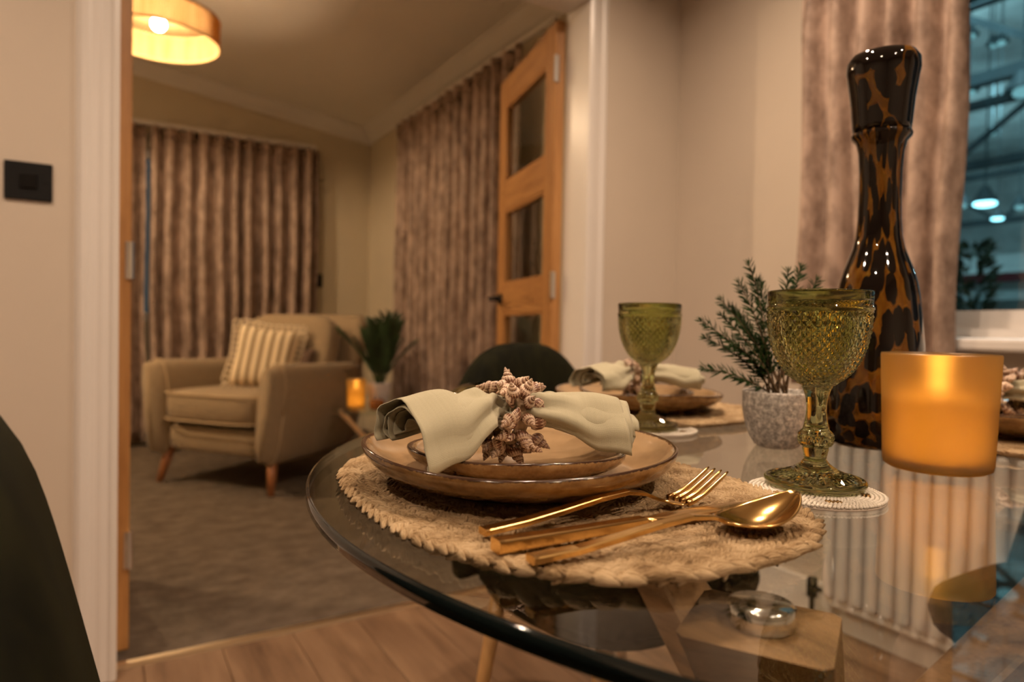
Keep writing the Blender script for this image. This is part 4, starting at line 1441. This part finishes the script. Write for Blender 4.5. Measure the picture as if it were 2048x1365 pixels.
# ------------------------------------------------------------------ cutlery
def handle_sections(pts, w0, w1, t0_, t1_):
    """pts: list of (x,z); rounded-rect sections across y"""
    secs = []
    n = len(pts)
    for i, (x, z) in enumerate(pts):
        f = i / (n - 1)
        w = (w0 + (w1 - w0) * f) / 2; th = (t0_ + (t1_ - t0_) * f) / 2
        sec = []
        for k in range(12):
            a = 2 * pi * k / 12 + pi / 12
            sec.append(Vector((x, w * sgnpow(cos(a), .30), z + th * sgnpow(sin(a), .30))))
        secs.append(sec)
    return loft(secs)
def fork():
    t = thing('fork', 'gold dinner fork lying nearest the foreground plate', 'fork')
    pts = [(0, 0), (.003, .0), (.03, .002), (.06, .006), (.09, .0105), (.115, .0125), (.130, .010), (.142, .005), (.150, .0025)]
    part('handle', handle_sections(pts, .0105, .0058, .0048, .0026), m_gold, t)
    # head plate
    secs = []
    for x, z, w in ((.148, .003, .0055), (.153, .0012, .013), (.158, .0005, .0215), (.166, .001, .0255)):
        secs.append([Vector((x, w / 2 * sgnpow(cos(2 * pi * k / 12), .6), z + .0012 * sin(2 * pi * k / 12))) for k in range(12)])
    part('head', loft(secs), m_gold, t, True)
    for k in range(4):
        y0 = -.0102 + k * .0068
        ps = [(x_, y0 * (1 - .01 * i), z_) for i, (x_, z_) in enumerate(((.164, .0009), (.172, .0026), (.182, .0065), (.192, .012), (.202, .0182), (.2055, .0205)))]
        part('tine', tube(ps, [.0024, .0020, .0018, .0016, .0013, .0007], 8), m_gold, t, True)
    return t
def knife():
    t = thing('knife', 'gold dinner knife lying between the fork and the spoon', 'knife')
    pts = [(0, 0), (.003, 0), (.03, 0), (.06, .0), (.09, 0.0003), (.110, .0005)]
    part('handle', handle_sections(pts, .0125, .010, .0085, .006), m_gold, t)
    secs = []
    for x, w, th in ((.109, .0095, .0050), (.120, .011, .0030), (.135, .017, .0022), (.17, .0185, .0020), (.20, .0165, .0018), (.216, .010, .0014), (.222, .003, .001)):
        secs.append([Vector((x, .003 + w / 2 * cos(2 * pi * k / 12) - (.0185 - w) * .15, th / 2 * sin(2 * pi * k / 12) + .0004)) for k in range(12)])
    part('blade', loft(secs), m_gold, t, True)
    return t
def spoon():
    t = thing('spoon', 'gold dessert spoon lying in front at the edge of the mat', 'spoon')
    pts = [(0, 0), (.003, .0), (.03, .001), (.06, .0045), (.09, .0085), (.115, .0105), (.132, .0085), (.146, .0045)]
    part('handle', handle_sections(pts, .0105, .0055, .0048, .0028), m_gold, t)
    V, F = [], []
    nU, nV = 24, 16
    Lb, x0 = .068, .142
    for i in range(nU + 1):
        u = i / nU
        wv = .0215 * (sin(pi * min(1, u * .94 + .055)) ** .62) * (1 - .12 * (u - .5)) if 0 < u < 1 else .0028
        for j in range(nV + 1):
            v = j / nV * 2 - 1
            depth = .0085 * (sin(pi * u) ** .7 if 0 < u < 1 else 0) * (1 - v * v)
            rimz = .0055 + .0065 * u + .006 * (u ** 2) - .0035 * sin(pi * u)
            V.append(Vector((x0 + Lb * u, wv * v, rimz - depth)))
    w_ = nV + 1
    for i in range(nU):
        for j in range(nV):
            F.append((i * w_ + j, (i + 1) * w_ + j, (i + 1) * w_ + j + 1, i * w_ + j + 1))
    solid(part('bowl', (V, F), m_gold, t, True), .0012, -1)
    return t
CZ = MT + .0035
def lay(t, p0, p1, z=CZ, tilt=0.0):
    t.location = (p0[0], p0[1], z); t.rotation_euler = (0, tilt, atan2(p1[1] - p0[1], p1[0] - p0[0]))
    t['group'] = 'gold cutlery'
lay(fork(), (0.2005, 0.3655), (0.402, 0.3615))
lay(knife(), (0.1925, 0.335), (0.405, 0.328), CZ + .001)
lay(spoon(), (0.1995, 0.3085), (0.416, 0.2945))

# ------------------------------------------------------------------ goblets and coasters
def goblet():
    t = thing('goblet', '', 'goblet')
    nD = 34; seg_ = nD * 2
    V, F = [], []
    rings = []
    def ring(r, z, relief=0.0, par=0):
        i0 = len(V)
        for k in range(seg_):
            a = 2 * pi * k / seg_
            rr_ = r + (relief if (k + par) % 2 else -relief * .6)
            V.append(Vector((rr_ * cos(a), rr_ * sin(a), z)))
        rings.append((i0, relief > 0, par))
    # outside, bottom to top
    ring(.020, .0015); ring(.030, 0.0); ring(.0405, 0.0); ring(.0428, .002); ring(.0428, .0048)
    ring(.0410, .0064)
    # fluted foot
    def flute(r, z, d):
        i0 = len(V)
        for k in range(seg_):
            a = 2 * pi * k / seg_
            zz = z + (d if k % 2 else -d)
            V.append(Vector((r * cos(a), r * sin(a), zz)))
        rings.append((i0, False, 0))
    flute(.038, .0066, .0003); flute(.030, .0088, .0006); flute(.020, .0126, .0005)
    ring(.0125, .0185); ring(.0092, .0225); ring(.0098, .026); ring(.0112, .032); ring(.0108, .0338)
    ring(.0138, .0352); ring(.0145, .0385, .0008, 0); ring(.0147, .0415, .0008, 1); ring(.0145, .0445, .0008, 0); ring(.0136, .0472); ring(.0112, .0495)
    ring(.0096, .056); ring(.0086, .064); ring(.0085, .070); ring(.0094, .078); ring(.0120, .086); ring(.0130, .0872); ring(.0128, .0885)
    # bowl with diamond points
    bowl = [(.0165, .0905)]
    nb = 19
    import itertools
    prev = None
    # half-ellipse-like bowl from (.0165,.0905) to (.0428,.1500)
    for i in range(nb):
        f = (i + 1) / nb
        a = f * radians(86) + radians(6)
        r = .0430 * sin(min(a, pi / 2)) ** .66
        z = .0885 + .0640 * (1 - cos(a)) ** .86
        bowl.append((max(r, .0166), z))
    for i, (r, z) in enumerate(bowl):
        scale = .00105 * min(1, r / .03)
        ring(r, z, scale, i % 2)
    ztop = bowl[-1][1]
    ring(.0436, ztop + .0012); ring(.0446, ztop + .0022); ring(.0446, ztop + .0042); ring(.0434, ztop + .0052); ring(.0436, ztop + .010); ring(.0440, .1715); ring(.0434, .1730); ring(.0424, .1730)
    # inside, top to bottom
    ring(.0416, .1705); ring(.0408, ztop)
    for i in range(nb - 1, 2, -2):
        r, z = bowl[i]
        ring(max(.004, r - .0040), z + .0025)
    ring(.006, .0945)
    n = len(rings)
    for i in range(n - 1):
        a0, rel0, p0 = rings[i]; b0, rel1, p1 = rings[i + 1]
        for k in range(seg_):
            k2 = (k + 1) % seg_
            q = (a0 + k, a0 + k2, b0 + k2, b0 + k)
            if rel0 and rel1:
                # diagonal along the low corners
                low_k = (k + p0) % 2 == 0
                if low_k:
                    F.append((q[0], q[1], q[2])); F.append((q[0], q[2], q[3]))
                else:
                    F.append((q[1], q[2], q[3])); F.append((q[1], q[3], q[0]))
            else:
                F.append(q)
    F.append(tuple(rings[0][0] + k for k in range(seg_ - 1, -1, -1)))
    F.append(tuple(rings[-1][0] + k for k in range(seg_)))
    me = mesh('goblet_glass', V, F, False, None, m_green)
    # smooth everything except the cut diamonds
    sm = []
    for p_ in me.polygons:
        zz = sum(me.vertices[i].co.z for i in p_.vertices) / len(p_.vertices)
        rr_ = max(sqrt(me.vertices[i].co.x ** 2 + me.vertices[i].co.y ** 2) for i in p_.vertices)
        tri = len(p_.vertices) == 3
        sm.append(not tri and not (.006 < zz < .0127))
    me.polygons.foreach_set('use_smooth', sm)
    link('glass', me, t)
    return t
g1 = goblet(); g1.location = (0.545, 0.374, TZ + .0068)
g1['label'] = 'olive green cut glass goblet in the foreground beside the amber candle'; g1['group'] = 'green goblets'
g2 = copy_tree(g1); g2.location = (0.650, 0.708, TZ + .0068); g2.rotation_euler = (0, 0, .4)
g2['label'] = 'olive green cut glass goblet farther back in front of the far plates'

def coaster():
    t = thing('coaster', '', 'coaster')
    part('backing', disc_rod(.0555, .0003, .0022, 48, .0005), m_felt, t, True)
    bm = bmesh.new(); bmesh.ops.create_icosphere(bm, subdivisions=1, radius=1.0)
    bm.verts.index_update()
    BV = [v.co.copy() for v in bm.verts]; BF = [tuple(v.index for v in f.verts) for f in bm.faces]; bm.free()
    rnd = random.Random(3)
    W, G = [], []
    r = .0545
    while r > .002:
        n = max(4, int(2 * pi * r / .0031))
        for k in range(n):
            a = 2 * pi * (k + rnd.uniform(-.15, .15)) / n
            hole = (r - .040) ** 2 < .004 ** 2 and sin(5 * a) + .5 * sin(11 * a) > .55
            R_ = .0017 * rnd.uniform(.9, 1.12)
            M4 = Matrix.Translation((r * cos(a), r * sin(a), .0036 + (0 if not hole else .0003))) @ Matrix.Rotation(a, 4, 'Z') @ Matrix.Diagonal((R_ * 1.15, R_ * .95, R_, 1))
            (G if hole else W).append(([M4 @ v for v in BV], BF))
        r -= .0034
    o = part('white_beads', join(*W), m_bead, t, True); o['kind'] = 'stuff'
    o = part('bronze_beads', join(*G), m_beadgold, t, True); o['kind'] = 'stuff'
    return t
c1 = coaster(); c1.location = (0.532, 0.364, TZ)
c1['label'] = 'round white beaded coaster under the foreground goblet'; c1['group'] = 'beaded coasters'
c2 = copy_tree(c1); c2.location = (0.660, 0.700, TZ); c2.rotation_euler = (0, 0, 1.0)
c2['label'] = 'round white beaded coaster under the farther goblet'

# small round green glass bowl behind the napkin
gb = thing('glass_vase', 'small round olive bubble glass vase just behind the shell ring', 'vase', (0.458, 0.838, TZ))
pr = [(.0001, .0), (.030, 0), (.045, .006), (.056, .020), (.057, .034), (.048, .050), (.034, .059), (.024, .062), (.021, .060), (.030, .055), (.044, .046), (.052, .033), (.051, .021), (.042, .010), (.028, .006), (.0001, .005)]
def wob(p_, a, i):
    k = 1 + .02 * sin(9 * a + i) * (1 if p_.z > .01 else 0)
    return Vector((p_.x * k, p_.y * k, p_.z))
part('glass', lathe(pr, 48, warp=wob), m_green, gb, True)
weld(gb.children[0], 1e-5)

# ------------------------------------------------------------------ tortoiseshell bottle
def bottle():
    t = thing('bottle', 'tall tortoiseshell glass decanter bottle with a bulbous stopper', 'bottle', (0.848, 0.500, TZ))
    outer = [(.0001, .004), (.040, .002), (.050, .0), (.056, .006), (.0595, .018), (.0598, .04), (.0585, .075), (.056, .11), (.0535, .14), (.051, .168), (.0485, .19), (.0455, .208), (.041, .224), (.0355, .238), (.0305, .252), (.027, .268), (.0252, .29), (.0245, .32), (.0247, .35), (.0262, .375), (.029, .388), (.0345, .394), (.0355, .397), (.0345, .400), (.027, .3995)]
    inner = [(.0225, .392), (.0212, .36), (.0208, .31), (.0222, .275), (.027, .25), (.034, .234), (.042, .205), (.0475, .165), (.0525, .11), (.0555, .05), (.054, .02), (.046, .012), (.0001, .012)]
    prof = outer + inner
    V, F, U = lathe(prof, 72)
    # uv: u by turn, v grows fast low down (round blotches) and slow in the neck (long streaks)
    U2 = []
    for i, (r, z) in enumerate(prof):
        for k in range(73):
            vv = 9.0 * (z / .4) ** .6 if i < len(outer) else 9.0 * (z / .4) ** .6 + 3.3
            U2.append((k / 72, vv))
    o = part('body', (V, F, U2), m_tort, t, True); weld(o, 1e-6)
    sp = [(.0001, -.028), (.0195, -.028), (.0205, .0), (.0335, .002), (.0345, .010), (.037, .040), (.0405, .064), (.0425, .076), (.0418, .088), (.036, .097), (.026, .1005), (.012, .102), (.0001, .102)]
    V, F, U = lathe(sp, 56)
    U2 = []
    for i, (r, z) in enumerate(sp):
        for k in range(57):
            U2.append((k / 56 * .62, .2 + z * 22))
    s = part('stopper', (V, F, U2), m_tort_dark, t, True, loc=(0, 0, .401)); weld(s, 1e-6)
    s.rotation_euler = (radians(2.5), radians(-4.5), 0)
    return t
def mat_tort_dark():
    mt = m_tort.copy(); mt.name = 'tortoiseshell_stopper'
    for n_ in mt.node_tree.nodes:
        if n_.type == 'MAP_RANGE':
            n_.inputs[1].default_value = .60; n_.inputs[2].default_value = .68
    return mt
m_tort_dark = mat_tort_dark()
bottle()

# ------------------------------------------------------------------ amber candle on the dining table
amber_candle('large lit amber frosted glass candle on the dining table beside the foreground goblet', (0.762, 0.379, TZ), .0515, .0555, .123, .078, 0.062)

# ------------------------------------------------------------------ rosemary pot
def rosemary():
    t = thing('potted_herb', 'rosemary in a speckled grey stone pot behind the foreground goblet', 'plant', (0.716, 0.545, TZ))
    part('pot', lathe([(.0001, 0), (.022, 0), (.026, .002), (.033, .013), (.0385, .028), (.0415, .045), (.0425, .068), (.0415, .070), (.0385, .069), (.037, .05), (.030, .02), (.0001, .015)], 48), m_stone, t, True)
    part('moss', lathe([(.0001, .064), (.02, .065), (.038, .062)], 24), m_soil, t, True)
    rnd = random.Random(12)
    # directions given in camera-free terms: mostly fanning to the west and up
    Rv = Vector((.857, -.515, 0)); Fv = Vector((.515, .857, 0))
    stems = [(-.092, .030, .0), (-.088, .068, .01), (-.100, .088, -.01), (-.070, .115, .01), (-.058, .135, -.02), (-.040, .160, .0), (-.020, .140, .02), (.005, .150, -.01), (.028, .158, .01), (.040, .140, -.01), (.058, .120, .01), (.018, .110, .02), (-.062, .060, -.02), (-.038, .095, .03), (-.050, .105, .02), (-.078, .095, -.02), (.035, .095, -.03), (.048, .085, .02)]
    for sx, sz, sd in stems:
        tip = Rv * sx + Fv * sd + Vector((0, 0, .066 + sz))
        mid = Rv * sx * .38 + Fv * sd * .4 + Vector((0, 0, .066 + sz * (.62 if sz > .06 else .75)))
        base = Rv * rnd.uniform(-.012, .012) + Fv * rnd.uniform(-.012, .012) + Vector((0, 0, .060))
        pts = []
        for i in range(13):
            f = i / 12
            pts.append(base * (1 - f) ** 2 + mid * 2 * f * (1 - f) + tip * f * f)
        s_ = part('stem', tube(pts, [.0013 * (1 - .7 * i / 12) for i in range(13)], 5), m_stem, t, True)
        V, F = [], []
        Ls = sum((pts[i + 1] - pts[i]).length for i in range(12))
        nn = int(Ls / .0012)
        def needle(p_, d, ln, w):
            d = d.normalized(); a = d.orthogonal().normalized(); b = d.cross(a)
            i0 = len(V)
            V.extend([p_ + a * w * .4, p_ - a * w * .4, p_ + d * ln * .5 + a * w + b * .0004, p_ + d * ln * .5 - a * w + b * .0004, p_ + d * ln + b * .0012, p_ + d * ln * .5 - b * .0006])
            F.extend([(i0, i0 + 1, i0 + 5), (i0, i0 + 5, i0 + 2), (i0 + 1, i0 + 3, i0 + 5), (i0 + 2, i0 + 5, i0 + 4), (i0 + 5, i0 + 3, i0 + 4), (i0, i0 + 2, i0 + 3, i0 + 1), (i0 + 2, i0 + 4, i0 + 3)])
        for k in range(nn):
            f = .22 + .78 * (k + rnd.random()) / nn
            ii = min(11, int(f * 12)); p_ = pts[ii].lerp(pts[ii + 1], f * 12 - ii); tg = (pts[ii + 1] - pts[ii]).normalized()
            az = rnd.uniform(0, 2 * pi); a = tg.orthogonal().normalized(); b = tg.cross(a)
            d = tg * rnd.uniform(.5, 1.0) + (a * cos(az) + b * sin(az)) * .8
            needle(p_, d, rnd.uniform(.011, .018) * (1.0 if f < .9 else .75), .00125)
        for k in range(6):
            az = 2 * pi * k / 6; tg = (pts[12] - pts[11]).normalized(); a = tg.orthogonal().normalized(); b = tg.cross(a)
            needle(pts[12], tg + (a * cos(az) + b * sin(az)) * .45, .010, .0008)
        o = part('needles', (V, F), m_needle, s_); o['kind'] = 'stuff'
    return t
rosemary()

# ------------------------------------------------------------------ things in the hall beyond the window
def truss(label, x, y0, y1, z0, h, n):
    t = thing('roof_truss', label, 'roof truss', (x, y0, z0), group='steel roof trusses of the hall')
    Ly = y1 - y0
    part('chord', box(-.12, .12, 0, Ly, 0, .22), m_hallgrey, t); part('chord', box(-.12, .12, 0, Ly, h, h + .22), m_hallgrey, t)
    for k in range(n):
        ya, yb = k * Ly / n, (k + 1) * Ly / n
        if k % 2: ya, yb = yb, ya
        part('brace', tube([(0, ya, .1), (0, yb, h + .1)], .09, 4), m_hallgrey, t)
    return t
truss('nearest steel roof truss high outside the dining window', 9.0, -6, 16, 5.0, 1.3, 12)
truss('second steel roof truss outside the dining window', 14.0, -8, 22, 5.6, 1.5, 14)
truss('third steel roof truss outside the dining window', 20.0, -8, 28, 5.4, 1.6, 16)
truss('farthest steel roof truss outside the dining window', 29.0, -8, 38, 5.2, 1.8, 18)
for k, (xa, ya, za, xb, yb, zb) in enumerate([(5.0, 1.0, 4.6, 30, 5.0, 7.2), (5, 3.6, 3.3, 30, 17, 4.2)]):
    b_ = thing('roof_girder', ['upper pale steel girder running away outside the window', 'lower pale steel girder running away outside the window'][k], 'girder', (xa, ya, za))
    dv = Vector((xb - xa, yb - ya, zb - za))
    part('beam', tube([(0, 0, 0), dv], .20, 4), m_hallgrey, b_)
m_hl = emissive('hall_lamp_glow', (0.30, 0.85, 1.0), 5)
m_hl2 = emissive('hall_lamp_dim', (0.35, 0.85, 0.95), 0.55)
me_hl = mesh('tube_glow', *superbox(.16, .16, .05, 2.2, 16, 8), smooth=True, mat=m_hl)
me_hl2 = mesh('tube_glow_dim', *superbox(.10, .10, .06, 2.2, 16, 8), smooth=True, mat=m_hl2)
me_hc = mesh('lamp_cap', *lathe([(.02, .30), (.05, .28), (.17, .06), (.18, .02)], 16)[:2], mat=m_hallgrey)
spots = [(16.78, 7.49, 3.86, 1.4), (22.69, 9.78, 4.41, 1.0), (14.26, 6.70, 5.62, 1.0), (14.00, 5.69, 5.28, 1.6), (14.02, 6.88, 6.92, 0.9), (15.38, 7.23, 7.15, 0.9), (18.04, 7.98, 7.84, 0.9), (17.07, 7.39, 7.46, 0.9), (23.98, 11.36, 5.17, 1.3), (25.59, 10.39, 5.15, 1.4), (22.55, 9.92, 6.94, 0.8)]
where = ['brightest, low in the window', 'just below the brightest one', 'at mid height beside the curtain', 'at mid height at the right edge', 'highest, touching the curtain edge', 'second from the top', 'left of the upper pair', 'right of the upper pair', 'low, close against the curtain', 'low at the right edge', 'small, above the brightest one']
for (lx, ly, lz, sc), wtxt in zip(spots, where):
    P = Vector((lx, ly, lz))
    t = thing('hall_lamp', 'teal-white hall lamp seen through the window, %s' % wtxt, 'lamp', P, group='hall lamps')
    t.scale = (sc, sc * 1.0, sc)
    link('glow', me_hl if 'bright' in wtxt[:9] or 'just below' in wtxt else me_hl2, t); link('cap', me_hc, t)
    part('drop_rod', tube([(0, 0, .28), (0, 0, (11.0 - P.z) / sc)], .012, 5), m_hallgrey, t)
for x, y, z, pw_ in ((6, 3, 7.5, 650), (12, 6, 8.5, 500), (22, 10, 8, 550), (32, 16, 7, 800), (38, 10, 7, 700)):  # unseen point lights without fittings, added to brighten trusses and hall background
    ld = bpy.data.lights.new('hall_fill', 'POINT'); ld.energy = pw_; ld.color = (.48, .88, 1.0); ld.shadow_soft_size = .3
    lo = bpy.data.objects.new('hall_fill', ld); COL.objects.link(lo); lo.location = (x, y, z)

# neighbouring lodge: siding boards, fascia, gutter
lodge = thing('neighbouring_lodge', 'low white weatherboarded lodge with a maroon roof edge outside the window', 'building', (8.6, -2.0, -.3))
part('wall_core', box(.03, 3.5, 0, 12, 0, 1.62), m_siding, lodge)
sb = mesh('siding_board', [(0.02, 0, 0), (0.02, 12, 0), (.0, 0, .004), (.0, 12, .004), (.022, 0, .125), (.022, 12, .125)], [(0, 1, 3, 2), (2, 3, 5, 4), (0, 4, 5, 1) if False else (0, 2, 4)], mat=m_siding)
for k in range(13):
    link('siding_board', sb, lodge, (0, 0, k * .125))
part('fascia', box(-.12, .02, -.1, 12.1, 1.60, 1.80), m_siding, lodge)
part('gutter', box(-.16, -.0, -.1, 12.1, 1.80, 1.90), m_maroon, lodge)
part('roof', ([(-.14, -.2, 1.9), (-.14, 12.2, 1.9), (3.5, 12.2, 2.5), (3.5, -.2, 2.5), (-.14, -.2, 1.86), (-.14, 12.2, 1.86)], [(0, 1, 2, 3), (0, 4, 5, 1)]), m_hallroof, lodge)

def bush(label, loc, h, r, n, rnd):
    t = thing('shrub', label, 'shrub', loc, group='shrubs outside')
    part('stem', tube([(0, 0, 0), (.01, .0, h * .6)], [.03, .012], 7), m_stem, t, True)
    part('planter', lathe([(.0001, 0), (.16, 0), (.2, .3), (.18, .3), (.0001, .25)], 20), m_hallgrey, t, True)
    leaves = []
    for k in range(n):
        z = .32 + (h - .32) * rnd.random()
        rad_ = r * (1 - .75 * (z - .3) / (h - .3)) * sqrt(rnd.random()) + .02
        a = rnd.uniform(0, 2 * pi)
        c = Vector((cos(a) * rad_, sin(a) * rad_, z))
        d = Vector((cos(a), sin(a), rnd.uniform(.1, 1.2))).normalized()
        s = d.orthogonal().normalized(); ln = rnd.uniform(.07, .13); wd = .022
        s = Matrix.Rotation(rnd.uniform(0, 6), 3, d) @ s
        nn = d.cross(s) * .006
        leaves.append(([c, c + d * ln * .5 + s * wd, c + d * ln, c + d * ln * .5 - s * wd, c + d * ln * .5 + nn], [(0, 1, 4), (1, 2, 4), (2, 3, 4), (3, 0, 4)]))
    o = part('foliage', join(*leaves), m_shrub, t); o['kind'] = 'stuff'
    return t
bush('conical green shrub standing outside the dining window', (5.50, 2.52, -.3), 1.86, .21, 650, random.Random(5))
bush('smaller pale shrub outside the window close to the curtain edge', (5.35, 2.98, -.3), 1.45, .16, 260, random.Random(6))
